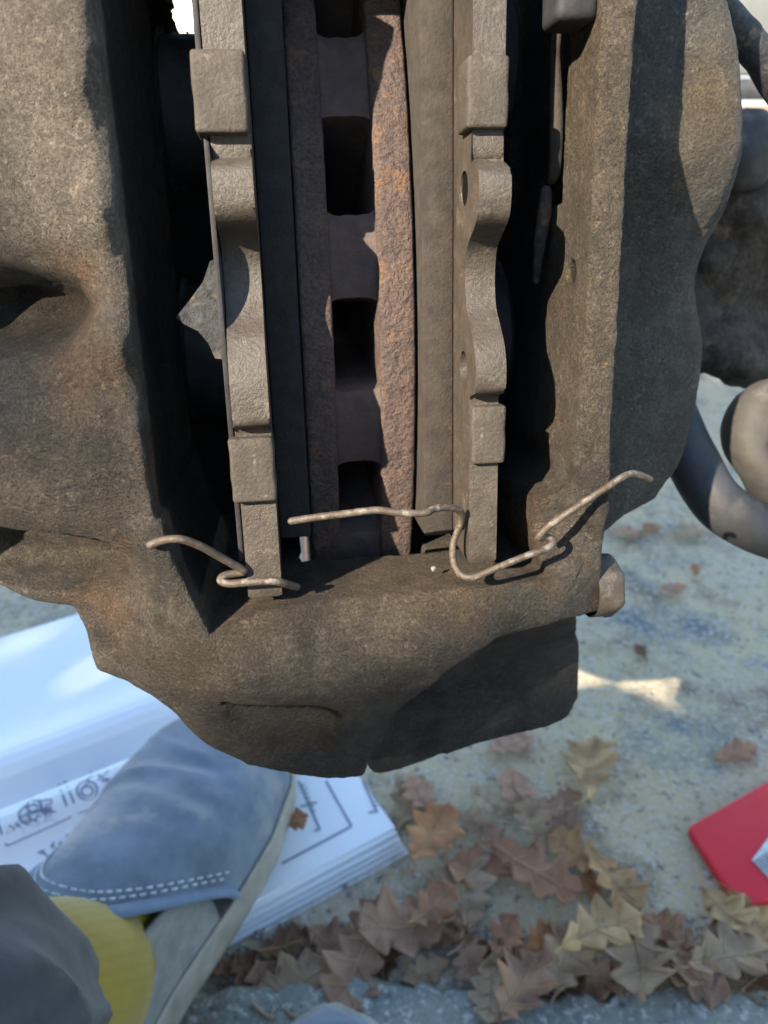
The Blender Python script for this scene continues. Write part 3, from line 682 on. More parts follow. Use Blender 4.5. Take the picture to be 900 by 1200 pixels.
def shim_tab():
    poly = [(206, 372), (222, 352), (238, 330), (246, 306), (262, 300), (268, 422), (252, 420), (244, 402), (232, 388), (216, 380)]
    bm = bmesh.new(); a = [bm.verts.new(U3(x, y, -9.0)) for x, y in poly]; b = [bm.verts.new((v.co.x, v.co.y, -10.2)) for v in a]; n = len(a)
    bm.faces.new(a); bm.faces.new(b[::-1])
    for i in range(n): bm.faces.new((a[i], b[i], b[(i + 1) % n], a[(i + 1) % n]))
    bm_mesh('shim_tab', bm, M['rubber'], padL, smooth=False)
shim_tab()

# ================================================================= WIRE SPRINGS
def wire(label, pts, r, rust=None):
    P = [U3(*p) for p in pts]; root = L2W(P[len(P) // 2])
    Vt, Ft = tube(P, r, 12, 10); Vt = np.array(Vt) + 0.03 * np.stack([vnoise(np.array(Vt), 1.0, s) for s in (1, 2, 3)], 1)
    o = mesh('wire_spring', L2W(Vt), Ft, M['wire'], loc=root); tag(o, label, 'wire spring', 'bent wire anti-rattle springs'); return o
wire('long wire spring looping under the pad with two pin holes, tip crossing right ridge',
     [(340, 611, 3), (372, 606, 3.4), (405, 602, 3.6), (440, 598, 3.8), (470, 601, 4), (498, 601, 3.8), (510, 596, 2.2), (530, 595, 0.5), (541, 602, -1.5), (539, 615, -3), (531, 638, -3),
      (532, 660, -0.5), (541, 674, 1.5), (556, 676, 2.6), (588, 663, 3.2), (618, 651, 3.2), (640, 643, 2.6), (648, 634, 1.2), (640, 629, 0.6), (631, 630, 1.6),
      (644, 616, 2.8), (670, 598, 3.2), (705, 575, 3.4), (728, 560, 3.2), (744, 555, 2.2), (762, 562, 0.5)], 0.76)
wire('short wire spring hooked around the foot of the pad beside the black opening',
     [(175, 639, 3.5), (192, 633, 4.2), (212, 632, 4.2), (235, 640, 2.6), (262, 655, 0), (286, 669, -2.2), (276, 672, -2.2), (262, 675, -1.4), (259, 681, -0.6), (270, 684, 0), (295, 682, 0.2),
      (322, 681, 0.4), (338, 685, -1.6), (348, 688, -4)], 0.84)

# ================================================================= CAR PARTS BEHIND
def world_sdf(name, fn, lo, hi, h, m, parent=None, loc=None, noise=0.0, cell=0.006):
    ax = [np.arange(lo[i], hi[i], h) for i in range(3)]; G = np.meshgrid(*ax, indexing='ij')
    V, Qs = nets(fn(np.stack(G, -1)).astype(np.float32), (ax[0][0], ax[1][0], ax[2][0]), h)
    N = vnormals(V, Qs)
    if noise: V = V + N * (vnoise(V, cell, 51) * noise + vnoise(V, cell * 0.4, 52) * noise * 0.5)[:, None]
    return mesh(name, V, Qs, m, parent, loc=loc)
def caps(P, a, b, ra, rb=None):
    a = np.asarray(a, float); b = np.asarray(b, float); rb = ra if rb is None else rb
    ba = b - a; t = np.clip(((P - a) @ ba) / (ba @ ba), 0, 1)
    return np.linalg.norm(P - a - t[..., None] * ba, axis=-1) - (ra + (rb - ra) * t)

kn_loc = WP(870, 330, 0.27)
kn = thing('steering_knuckle', 'dark grimy steering knuckle behind the rounded caliper housing', 'steering knuckle', kn_loc)
def knf(P):
    d = caps(P, WP(800, 300, 0.30), WP(1010, 300, 0.33), 0.038, 0.044)
    d = smin(d, caps(P, WP(858, 250, 0.27), WP(960, 232, 0.29), 0.018, 0.022), 0.012)
    d = smin(d, caps(P, WP(800, 398, 0.27), WP(920, 420, 0.29), 0.010, 0.014), 0.008)
    d = smax(d, -caps(P, WP(835, 320, 0.24), WP(850, 385, 0.25), 0.017, 0.016), 0.008)
    return d
lo_ = np.min([WP(780, 180, .25), WP(1060, 480, .25), WP(780, 180, .36), WP(1060, 480, .36)], 0) - .02; hi_ = np.max([WP(780, 180, .25), WP(1060, 480, .25), WP(780, 180, .36), WP(1060, 480, .36)], 0) + .02
M['hub'] = mat('grimy_hub', (0.075, 0.058, 0.043), (0.03, 0.024, 0.02), rough=0.85, scale=90, bump=0.9, bscale=600, bdist=0.001, bump2=0.6, b2scale=180, grain=0.3, gscale=500, spots=(0.14, 0.1, 0.065), spot_scale=70, spot_amt=0.57)
world_sdf('knuckle_body', knf, lo_, hi_, 0.0022, M['hub'], kn, noise=0.0026, cell=0.010)
def armf(P):
    d = caps(P, WP(866, 185, 0.25), WP(872, 172, 0.25), 0.011)
    d = smin(d, caps(P, WP(866, 180, 0.25), WP(960, 158, 0.27), 0.006, 0.007), 0.006); return d
lo_ = np.minimum(WP(840, 230, .23), WP(1000, 110, .30)) - .02; hi_ = np.maximum(WP(840, 230, .23), WP(1000, 110, .30)) + .02
lo_ = np.min([lo_, hi_], 0); world_sdf('steering_arm', armf, lo_, hi_, 0.0016, M['armpale'], kn, noise=0.0008)

def band(name, label, cat, pts, depth, rad_px, m, squash):
    P = [WP(x, y, d) for x, y, d in pts]; root = P[len(P) // 2]
    Vt, Ft = tube(P, [r * d / 900 for (x, y, d), r in zip(pts, rad_px)], 20, 10, squash=squash)
    V = np.array(Vt); V = V + 0.0006 * np.stack([vnoise(V, 0.01, s) for s in (1, 2, 3)], 1)
    o = mesh(name, V, Ft, m, loc=root); tag(o, label, cat); return o
band('lower_control_arm', 'dark curved lower arm sweeping down to the right edge below the knuckle', 'suspension arm',
     [(770, 380, .27), (775, 440, .26), (792, 490, .25), (812, 540, .245), (840, 585, .24), (880, 615, .24), (930, 632, .245), (1000, 640, .26), (1100, 610, .28)], .25,
     [22, 26, 27, 30, 31, 30, 31, 34, 34], M['arm'], (1, 1))
o = None
def bushf(P):
    c1, c2 = WP(915, 505, 0.245), WP(945, 555, 0.245)
    d = smax(caps(P, c1, c2, 0.0175, 0.018), (P - c1) @ (-(FZ * .9 + RX * -.2 )) - .006, .004); d2 = caps(P, WP(930, 525, .22), WP(930, 525, .27), 0.006)
    return smax(smin(d, caps(P, c2, WP(1040, 570, .26), 0.014), .006), -d2, .003)
lo_ = np.min([WP(820, 430, .22), WP(1060, 640, .22), WP(820, 430, .28), WP(1060, 640, .28)], 0) - .01; hi_ = np.max([WP(820, 430, .22), WP(1060, 640, .22), WP(820, 430, .28), WP(1060, 640, .28)], 0) + .01
o = world_sdf('link_arm', bushf, lo_, hi_, 0.0018, M['armpale'], noise=0.0006, cell=0.01, loc=WP(930, 525, .25))
tag(o, 'rounded dusty grey link end inside the curve of the dark arm', 'suspension link')

Vt, Ft = tube([WP(780, -70, .17), WP(802, -30, .175), WP(834, 4, .18), (WP(866, 36, .185)), WP(897, 76, .19), WP(945, 140, .2), WP(1040, 170, .22)], 0.0040, 14, 12)
V = np.array(Vt); V += 0.0003 * np.stack([vnoise(V, 0.003, s) for s in (1, 2, 3)], 1)
o = mesh('brake_hose', V, Ft, M['rubber'], loc=WP(872, 42, .185)); tag(o, 'black rubber brake hose crossing the top right corner', 'hose')

under = thing('car_underbody', 'grey underside panel of the car behind the rubber hose', 'car underbody', WP(900, 60, 0.9))
def under_box(name, a, b, dz, m):
    p = WP(*a); q = WP(*b); bm = bmesh.new()
    box(bm, p[0], p[0] + 1.5, p[1], p[1] + dz, q[2], p[2], bev=0.008); bm_mesh(name, bm, m, under, local=False)
under_box('floor_panel', (600, -60, .9), (860, 90, .9), 0.25, M['under'])
under_box('side_rail', (600, 92, .86), (860, 118, .86), 0.06, M['arm'])

# ================================================================= FAR GROUND BEYOND THE CAR
def strip(name, y0, y1, z, m, label=None):
    V = np.array([(-30, y0, z), (60, y0, z), (60, y1, z), (-30, y1, z)], float)
    o = mesh(name, V, np.array([[0, 1, 2, 3]]), m); o['kind'] = 'structure'; return o
M['litter'] = mat('leaf_litter', (0.34, 0.2, 0.09), (0.2, 0.12, 0.06), rough=0.9, scale=12, bump=0.6, bscale=60, bdist=0.02)
M['pave'] = mat('pale_road', (0.5, 0.5, 0.48), (0.4, 0.4, 0.39), rough=0.8, scale=2, bump=0.1)
strip('leafy_verge', 4.6, 11, 0.004, M['litter']); strip('pale_road', 11.004, 60, 0.006, M['pave'])

# ================================================================= BOOK
def build_book():
    zt = 0.022
    s0 = GP(0, 935, zt + 0.004); s1 = GP(215, 850, zt + 0.004); e1 = s1 - s0; e1[2] = 0; e1 /= np.linalg.norm(e1); e2 = np.array([e1[1], -e1[0], 0])  # towards the reader
    corner = GP(463, 963, zt); farp = GP(40, 729, zt)
    L1 = (corner - s0) @ e1; Wn = (corner - s0) @ e2; Wf = -(farp - s0) @ e2
    L0 = L1 - 0.30
    root = thing('repair_manual', 'open workshop manual with blue-white pages lying under the foot', 'book', (*(s0 + e1 * (L1 - .15))[:2], 0.0))
    def page(name, W_, sgn, ln, m, th=0.02, nu=26):
        V = []; F = []; nv = 2
        prof = []
        for i in range(nu + 1):
            t = i / nu; zz = th * (1 - 0.15 * t) + 0.012 * math.exp(-((t - 0.16) / 0.14) ** 2) - 0.012 * math.exp(-(t / 0.05) ** 2)
            prof.append((t * W_ * sgn, zz))
        for a in (L0, L1):
            for (d, zz) in prof: V.append((*(s0 + e1 * a + e2 * d)[:2], zz))
            for (d, zz) in prof: V.append((*(s0 + e1 * a + e2 * d * 1.004)[:2], 0.0022))
        n = nu + 1
        T0, B0, T1, B1 = 0, n, 2 * n, 3 * n
        for i in range(nu):
            F += [(T0 + i, T0 + i + 1, T1 + i + 1, T1 + i), (B0 + i, B1 + i, B1 + i + 1, B0 + i + 1),
                  (T0 + i, B0 + i, B0 + i + 1, T0 + i + 1), (T1 + i, T1 + i + 1, B1 + i + 1, B1 + i)]
        F += [(T0 + nu, B0 + nu, B1 + nu, T1 + nu), (T0, T1, B1, B0)]
        o = mesh(name, V, F, m, root, smooth=False); return prof
    pr = page('page_block', Wn, 1, 0, M['paper']); page('page_block', Wf, -1, 0, M['paper'])
    # a few loose leaves fanned at the reader's edge: each a thin sheet proud of the block
    for k, (dw, z_) in enumerate(((0.0025, 0.0145), (0.005, 0.011), (0.0065, 0.0075), (0.008, 0.0045))):
        V = []; F = []
        for a in (L0, L1 + 0.0006 * k):
            for i in range(5):
                t = i / 4; V.append((*(s0 + e1 * a + e2 * (Wn * 0.8 + (Wn * 0.2 + dw) * t))[:2], z_ + 0.0012 * math.sin(t * 3)))
        for a in (L0, L1 + 0.0006 * k):
            for i in range(5):
                t = i / 4; V.append((*(s0 + e1 * a + e2 * (Wn * 0.8 + (Wn * 0.2 + dw) * t))[:2], z_ - 0.0018 + 0.0012 * math.sin(t * 3)))
        for i in range(4): F += [(i, i + 1, 6 + i, 5 + i), (10 + i, 15 + i, 16 + i, 11 + i), (i, 10 + i, 11 + i, i + 1), (5 + i, 6 + i, 16 + i, 15 + i)]
        F += [(4, 14, 19, 9), (0, 5, 15, 10)]
        mesh('page', V, F, M['paper'], root, smooth=False)
    cover = []
    bm = bmesh.new()
    for W_, sg in ((Wn, 1), (Wf, -1)):
        vs = [s0 + e1 * (L0 - .004) , s0 + e1 * (L1 + .004), s0 + e1 * (L1 + .004) + e2 * sg * (W_ + .01), s0 + e1 * (L0 - .004) + e2 * sg * (W_ + .01)]
        a = [bm.verts.new((v[0], v[1], 0.0018)) for v in vs]; b = [bm.verts.new((v[0], v[1], 0.0001)) for v in vs]
        bm.faces.new(a); bm.faces.new(b[::-1])
        for i in range(4): bm.faces.new((a[i], b[i], b[(i + 1) % 4], a[(i + 1) % 4]))
    bm_mesh('cover', bm, M['label'], root, local=False)
    # print: thin ink strokes on the near page
    dd = np.array([p[0] for p in pr]); zz = np.array([p[1] for p in pr])
    SV, SF = [], []
    def pt(px, py):
        q = GP(px, py, zt)
        for _ in range(4): q = GP(px, py, float(np.interp((q - s0) @ e2, dd, zz)) + 0.0004)
        return q
    def stroke(pts, wd=0.0007):
        q = [pt(*p) for p in pts]; base = len(SV)
        for i, p in enumerate(q):
            t = q[min(i + 1, len(q) - 1)] - q[max(i - 1, 0)]; t = t / (np.linalg.norm(t) + 1e-9); s = np.array([t[1], -t[0], 0]) * wd * 0.85
            SV.append(p + s); SV.append(p - s)
        for i in range(len(q) - 1): SF.append((base + 2 * i, base + 2 * i + 1, base + 2 * i + 3, base + 2 * i + 2))
    def seg(p, q, n=6, wob=0.0): return [(p[0] + (q[0] - p[0]) * i / n + random.uniform(-wob, wob), p[1] + (q[1] - p[1]) * i / n + random.uniform(-wob, wob)) for i in range(n + 1)]
    for p, q in (((65, 910), (83, 957)), ((83, 957), (8, 991)), ((8, 991), (-4, 962)), ((72, 906), (92, 953)), ((92, 953), (140, 934)), ((138, 878), (152, 906)), ((145, 875), (160, 903)),
                 ((158, 872), (168, 895)), ((350, 915), (375, 972)), ((375, 972), (368, 973)), ((382, 915), (412, 968)), ((412, 968), (330, 1012)), ((425, 915), (442, 952)), ((432, 952), (443, 950)),
                 ((352, 945), (372, 940)), ((-10, 945), (215, 855))): stroke(seg(p, q), 0.0008)
    def scrib(cx, cy, rx, ry, n, k):
        for _ in range(k):
            x, y = cx + random.uniform(-rx, rx), cy + random.uniform(-ry, ry); pts = []
            for _ in range(n): pts.append((x, y)); x += random.uniform(-7, 7); y += random.uniform(-5, 5)
            stroke(pts, 0.0006)
    def arc(cx, cy, rx, ry, a0=0, a1=6.4, n=18): stroke([(cx + rx * math.cos(a0 + (a1 - a0) * i / n), cy + ry * math.sin(a0 + (a1 - a0) * i / n)) for i in range(n + 1)], 0.0007)
    scrib(40, 952, 22, 16, 6, 16); arc(38, 955, 16, 12); arc(40, 945, 9, 7); arc(30, 960, 6, 5); scrib(20, 972, 10, 5, 4, 5)
    arc(102, 926, 12, 11); arc(102, 927, 7, 6); scrib(112, 905, 16, 10, 6, 12); scrib(120, 895, 8, 6, 5, 5)
    for i in range(5):                                       # a small table of marks
        x = 52 + 9.5 * i; y = 996 - 4.5 * i
        scrib(x, y, 2, 2, 3, 3); stroke(seg((x + 3, y + 9), (x + 12, y + 33), 5, 0.7), 0.0008)
    for i in range(9): stroke(seg((62 + i * 0, 0 + 905), (60, 905), 2), 0.0001) if False else None
    for i in range(7): x = 5 + 8 * i; stroke(seg((x, 938 - 3.2 * i), (x + 5, 936 - 3.2 * i), 2, 0.8), 0.0007)
    for i in range(7): y = 915 + i * 5; stroke(seg((352 + i * 2, y + 6), (358 + i * 2, y + 4), 2, 0.6), 0.0006); stroke(seg((432 + i * 1.3, 915 + i * 5), (436 + i * 1.3, 913 + i * 5), 2, .5), 0.0006)
    o = mesh('printed_diagram', SV, SF, M['ink'], root, smooth=False); o['kind'] = 'stuff'
    return s0, e1, e2
build_book()

# ================================================================= PERSON
def grid_mesh(name, G, m, parent, closed=False, label=None, thick=None, smooth=True):
    nu, nv = G.shape[:2]; V = G.reshape(-1, 3)
    F = [(i * nv + j, i * nv + (j + 1) % nv, (i + 1) * nv + (j + 1) % nv, (i + 1) * nv + j) for i in range(nu - 1) for j in range(nv if closed else nv - 1)]
    o = mesh(name, V, F, m, parent, label=label, smooth=smooth)
    if thick:
        md = o.modifiers.new('s', 'SOLIDIFY'); md.thickness = thick; md.offset = 0
    return o

person = thing('person', 'person in dark grey trousers, mustard sock and blue suede slip-on standing on the manual', 'person', (-0.13, 0.17, 0.0))
SL = 0.305
S_ = np.array([0, .03, .08, .15, .3, .45, .6, .72, .84, .92, .97, 1.0])
WR = np.array([.006, .022, .030, .034, .034, .037, .045, .049, .046, .036, .022, .004]); WLf = np.array([.006, .022, .030, .034, .032, .035, .043, .048, .045, .035, .022, .004])
def shoe(toe, heel, z0):
    ax = toe - heel; ax[2] = 0; ax /= np.linalg.norm(ax); side = np.array([ax[1], -ax[0], 0]); up = np.array([0, 0, 1.0]); hl = toe - ax * SL; hl[2] = 0
    def P(s, lat, z): return hl + ax * s * SL + side * lat + up * (z0 + z)
    def width(s, sg): return float(np.interp(s, S_, WR if sg > 0 else WLf)) * (0.97 if sg > 0 else 0.95)
    root = mesh('shoe', *upper(P, width), M['suede'], person)
    # sole
    ang = np.linspace(0, 2 * math.pi, 96, endpoint=False)
    def ringp(k, z):
        out = []
        for a in ang:
            s = 0.5 - 0.5 * math.cos(a); sg = 1 if math.sin(a) >= 0 else -1
            s2 = min(max(s, 0), 1); base = P(s2, sg * width(s2, sg) * k, z); base = base + ax * (-math.cos(a)) * 0.004 * (k); out.append(base)
        return out
    rings = [(0.9, 0.0), (1.0, 0.002), (1.03, 0.008), (1.04, 0.017), (1.05, 0.019), (1.03, 0.0215), (1.045, 0.0235), (1.02, 0.0265), (0.93, 0.027)]
    G = np.array([ringp(k, z) for k, z in rings]); nu, nv = G.shape[:2]
    F = [(i * nv + j, i * nv + (j + 1) % nv, (i + 1) * nv + (j + 1) % nv, (i + 1) * nv + j) for i in range(nu - 1) for j in range(nv)]
    F += [tuple(range(nv))[::-1], tuple((nu - 1) * nv + j for j in range(nv))]
    mesh('sole', G.reshape(-1, 3), F, M['sole'], root)
    # heel counter and elastic sides
    A = np.linspace(-1, 1, 41); G = np.zeros((7, 41, 3))
    for j, t in enumerate(A):
        sg = 1 if t >= 0 else -1; s = 0.56 * abs(t) ** 1.7
        hgt = 0.030 + 0.036 * (0.25 + 0.75 * (1 - abs(t) ** 3)) - 0.008 * math.exp(-((abs(t) - .45) / .2) ** 2)
        wv = width(s, sg) if abs(t) > 0.12 else width(0.0, 1) * 0 + 0.022 * abs(t) / 0.12
        for i in range(7):
            q = i / 6; G[i, j] = P(s, sg * wv * (1.0 - 0.16 * q), 0.024 + (hgt) * q)
    grid_mesh('elastic_side', G, M['elastic'], root, thick=0.0024)
    # trim around the mouth of the vamp, with a double row of stitches
    def mouth(t, off=0.0, lift=0.0):
        th = math.pi * t; return upper_pt(P, width, mouth_s(th) + off, th, lift)
    Vt, Ft = tube([mouth(t, 0.004, 0.0005) for t in np.linspace(0.02, 0.98, 26)], 0.0033, 10, 3, squash=(0.7, 1.3)); mesh('vamp_trim', Vt, Ft, M['trim'], root)
    SV, SFc = [], []
    for off in (0.032, 0.046):
        ts = np.linspace(0.1, 0.9, 70)
        for k in range(0, 69, 2):
            a, b = mouth(ts[k], off, 0.0012), mouth(ts[k + 1], off, 0.0012); v, f = tube([a, b], 0.00055, 5, 1); n0 = len(SV); SV += list(v); SFc += [tuple(x + n0 for x in ff) for ff in f]
    o = mesh('stitching', SV, SFc, M['thread'], root)
    # welt piping along the sole
    for sg in (1, -1):
        Vt, Ft = tube([P(s, sg * (width(s, sg) * 1.0 + .0012), 0.0285) for s in np.linspace(0.02, 0.985, 40)], 0.0013, 8, 2); mesh('welt', Vt, Ft, M['sole'], root)
    G = np.zeros((2, 5, 3))
    for i in range(2):
        for j in range(5): G[i, j] = P(0.40 + j * .03, -width(.4 + j * .03, -1) * 1.05 - .0005, 0.030 + i * 0.014)
    grid_mesh('side_tab', G, M['redtab'], root, thick=0.001)
    return P, ax, side
def mouth_s(th): return 0.60 - 0.225 * max(0, math.sin(th)) ** 1.3
def upper_pt(P, width, s, th, lift=0.0):
    s = min(s, 0.9995); ht = float(np.interp(s, [.35, .45, .6, .75, .87, .95, 1.0], [.078, .070, .056, .044, .034, .022, .004])) + lift
    sg = 1 if math.cos(th) >= 0 else -1; w_ = width(s, sg) * 1.0 + lift; ht += 0.0016 * math.exp(-((s - 0.70 - 0.05 * math.cos(th)) / 0.012) ** 2) + 0.0013 * math.exp(-((s - 0.76 + 0.06 * math.cos(th)) / 0.010) ** 2) - .001 * math.exp(-((s - 0.73) / 0.02) ** 2)
    c, s_ = abs(math.cos(th)) ** 0.75, math.sin(th) ** 0.72
    wr = 0.0010 * math.sin(s * 95 + 1.5 * math.cos(th * 2)) * math.exp(-((s - 0.66) / 0.07) ** 2) * math.sin(th)
    return P(s, sg * w_ * c, 0.025 + ht * s_ + wr)
def upper(P, width):
    nu, nv = 64, 49; G = np.zeros((nu, nv, 3))
    for j in range(nv):
        th = math.pi * j / (nv - 1); s0 = mouth_s(th)
        for i in range(nu):
            t = i / (nu - 1); s = s0 + (1 - s0) * (1 - (1 - t) ** 1.25); G[i, j] = upper_pt(P, width, s, th)
    V = G.reshape(-1, 3); V = V + np.stack([np.zeros(len(V)), np.zeros(len(V)), vnoise(V, 0.03, 61) * 0.0014], 1)
    F = [(i * nv + j, i * nv + j + 1, (i + 1) * nv + j + 1, (i + 1) * nv + j) for i in range(nu - 1) for j in range(nv - 1)]
    return V, F
def loft(pts, radii, n=48, per=10, wr=None):
    P = np.array(pts, float); R_ = np.array(radii, float); m = len(P); out = []
    for i in range(m - 1):
        p = [P[max(i - 1, 0)], P[i], P[i + 1], P[min(i + 2, m - 1)]]; r = [R_[max(i - 1, 0)], R_[i], R_[i + 1], R_[min(i + 2, m - 1)]]
        for k in range(per + (i == m - 2)):
            t = k / per; f = lambda q: 0.5 * ((2 * q[1]) + (-q[0] + q[2]) * t + (2 * q[0] - 5 * q[1] + 4 * q[2] - q[3]) * t * t + (-q[0] + 3 * q[1] - 3 * q[2] + q[3]) * t ** 3)
            out.append((f(p), f(r)))
    C_ = np.array([o[0] for o in out]); tan = np.gradient(C_, axis=0); tan /= np.linalg.norm(tan, axis=1)[:, None]
    G = np.zeros((len(out), n, 3)); ref = np.array([1.0, 0, 0])
    for i, (c, r) in enumerate(out):
        a = ref - tan[i] * (ref @ tan[i]); a /= np.linalg.norm(a); b = np.cross(tan[i], a)
        for k in range(n):
            an = 2 * math.pi * k / n; q = 1.0
            if wr: q += wr(i / len(out), an)
            G[i, k] = c + (a * math.cos(an) * r[0] + b * math.sin(an) * r[1]) * q
    return G
toe1 = GP(300, 860, 0.03); heel1 = GP(48, 1310, 0.03)
P1, ax1, sd1 = shoe(toe1, heel1, 0.022)
cuff = GP(-128, 1268, .14)
G = loft([P1(.56, 0, .035), P1(.44, 0, .05), P1(.34, 0, .062), GP(84, 1158, .085), GP(10, 1180, .125), GP(-75, 1232, .15)],
         [(.030, .022), (.033, .032), (.035, .038), (.0325, .034), (.032, .034), (.032, .034)], wr=lambda t, a: 0.010 * math.sin(a * 3 + t * 9) + 0.003 * math.sin(a * 46), n=184)
grid_mesh('sock', G, M['sock'], person, closed=True)
def wrk(t, a): return 0.05 * (1 - abs(math.sin(a * 3.5 + 6 * t + .8 * math.sin(a * 2)))) ** 2.5 * 2.6 + 0.06 * (1 - abs(math.sin(a * 1.5 + 38 * t))) ** 3 + 0.045 * math.sin(a * 2 + 9 * t) * math.sin(22 * t + 2 * math.sin(a)) + 0.03 * math.sin(a * 5 + 14 * t) + 0.02 * math.sin(40 * t + 3 * math.cos(a))
an = cuff
knee = np.array([-0.30, -0.10, 0.35])
G = loft([an, GP(-163, 1295, .165), GP(-210, 1330, .20), an * .35 + knee * .65, knee, knee + np.array([0, -.04, .02]), np.array([-.34, -.28, .26]), np.array([-.3, -.55, .2])],
         [(.043, .044), (.046, .047), (.05, .052), (.06, .064), (.07, .075), (.08, .085), (.09, .095), (.1, .1)], wr=wrk, per=26, n=150)
def crumple(G, sd_):
    Pn = G.reshape(-1, 3); cc = np.repeat(G.mean(1)[:, None], G.shape[1], 1).reshape(-1, 3); rd = Pn - cc; rd /= np.linalg.norm(rd, axis=1)[:, None]
    st = Pn * np.array([1, 1, 0.45])
    d_ = (1 - np.abs(vnoise(st, .030, sd_))) ** 2 * .010 + (1 - np.abs(vnoise(st, .017, sd_ + 1))) ** 3 * .0012 + vnoise(st, .05, sd_ + 2) * .005 - .006
    return (Pn + rd * d_[:, None]).reshape(G.shape)
G = crumple(G, 71)
grid_mesh('trouser_leg', G, M['denim'], person, closed=True, thick=0.003)
an_d = GP(-163, 1295, .165) - an; an_d /= np.linalg.norm(an_d)
G = loft([an - an_d * .004, an - an_d * .001, an + an_d * .022, an + an_d * .026], [(.0435, .0445), (.0465, .0475), (.0478, .0488), (.0435, .0445)], wr=lambda t, a: wrk(t * .1, a), per=6)
G = crumple(G, 71)
grid_mesh('trouser_hem', G, M['denim'], person, closed=True, thick=0.0015)
# second foot, mostly out of the picture
toe2 = GP(385, 1181, 0.03); P2, ax2, sd2 = shoe(toe2, toe2 - np.array([-.02, .28, 0]), 0.0)
G = loft([P2(.60, 0, .035), P2(.46, 0, .052), P2(.33, 0, .075), P2(.24, 0, .115), P2(.21, 0, .17)], [(.030, .022), (.033, .032), (.034, .040), (.034, .044), (.036, .042)])
grid_mesh('sock', G, M['sock'], person, closed=True)
an2 = P2(.2, 0, .13); kn2 = np.array([.12, -.1, .44])
G = loft([an2, an2 * .5 + kn2 * .5, kn2, np.array([.06, -.35, .36]), np.array([-.06, -.55, .3])], [(.062, .066), (.068, .072), (.08, .085), (.09, .09), (.1, .1)], wr=wrk, per=14)
grid_mesh('trouser_leg', G, M['denim'], person, closed=True, thick=0.003)

# ================================================================= RED CASE
def red_case():
    zt = 0.0085
    c = GP(806, 968, zt); a = GP(965, 878, zt); b = GP(868, 1062, zt)
    root = thing('red_case', 'flat red plastic case with a striped white label at the right edge', 'plastic case', (c[0] + .05, c[1], 0))
    poly = [c, a, GP(1080, 960, zt), GP(1010, 1022, zt), GP(868, 1064, zt)]
    bm = bmesh.new(); v = [bm.verts.new((p[0], p[1], zt)) for p in poly]; f = bm.faces.new(v)
    r = bmesh.ops.extrude_face_region(bm, geom=[f]); 
    for q in [g for g in r['geom'] if isinstance(g, bmesh.types.BMVert)]: q.co.z = 0.003
    ve = [ed for ed in bm.edges if abs(ed.verts[0].co.z - ed.verts[1].co.z) > .005]; bmesh.ops.bevel(bm, geom=ve, offset=0.003, segments=4, affect='EDGES', profile=0.5)
    ho = [ed for ed in bm.edges if all(abs(q.co.z - zt) < 1e-5 for q in ed.verts)]; bmesh.ops.bevel(bm, geom=ho, offset=0.0015, segments=3, affect='EDGES', profile=0.5)
    bm_mesh('case_shell', bm, M['redplastic'], root, local=False)
    q = [GP(881, 1008, zt + .0006), GP(901, 981, zt + .0006), GP(960, 950, zt + .0006), GP(980, 1040, zt + .0006), GP(908, 1037, zt + .0006)]
    mesh('label_sticker', q, [tuple(range(5))], M['label'], root, smooth=False)
    SV, SFc = [], []
    A, B = np.array([882, 1009.]), np.array([907, 1036.]); D = np.array([30, -19.])
    for i in range(11):
        t0, t1 = (i + .15) / 11, (i + .6) / 11; p = [A + (B - A) * t0, A + (B - A) * t1]; qd = [p[1] + D, p[0] + D]; n0 = len(SV)
        for x, y in p + qd: SV.append(GP(x, y, zt + .001))
        SFc.append((n0, n0 + 1, n0 + 2, n0 + 3))
    mesh('label_stripes', SV, SFc, M['labelink'], root, smooth=False)
red_case()

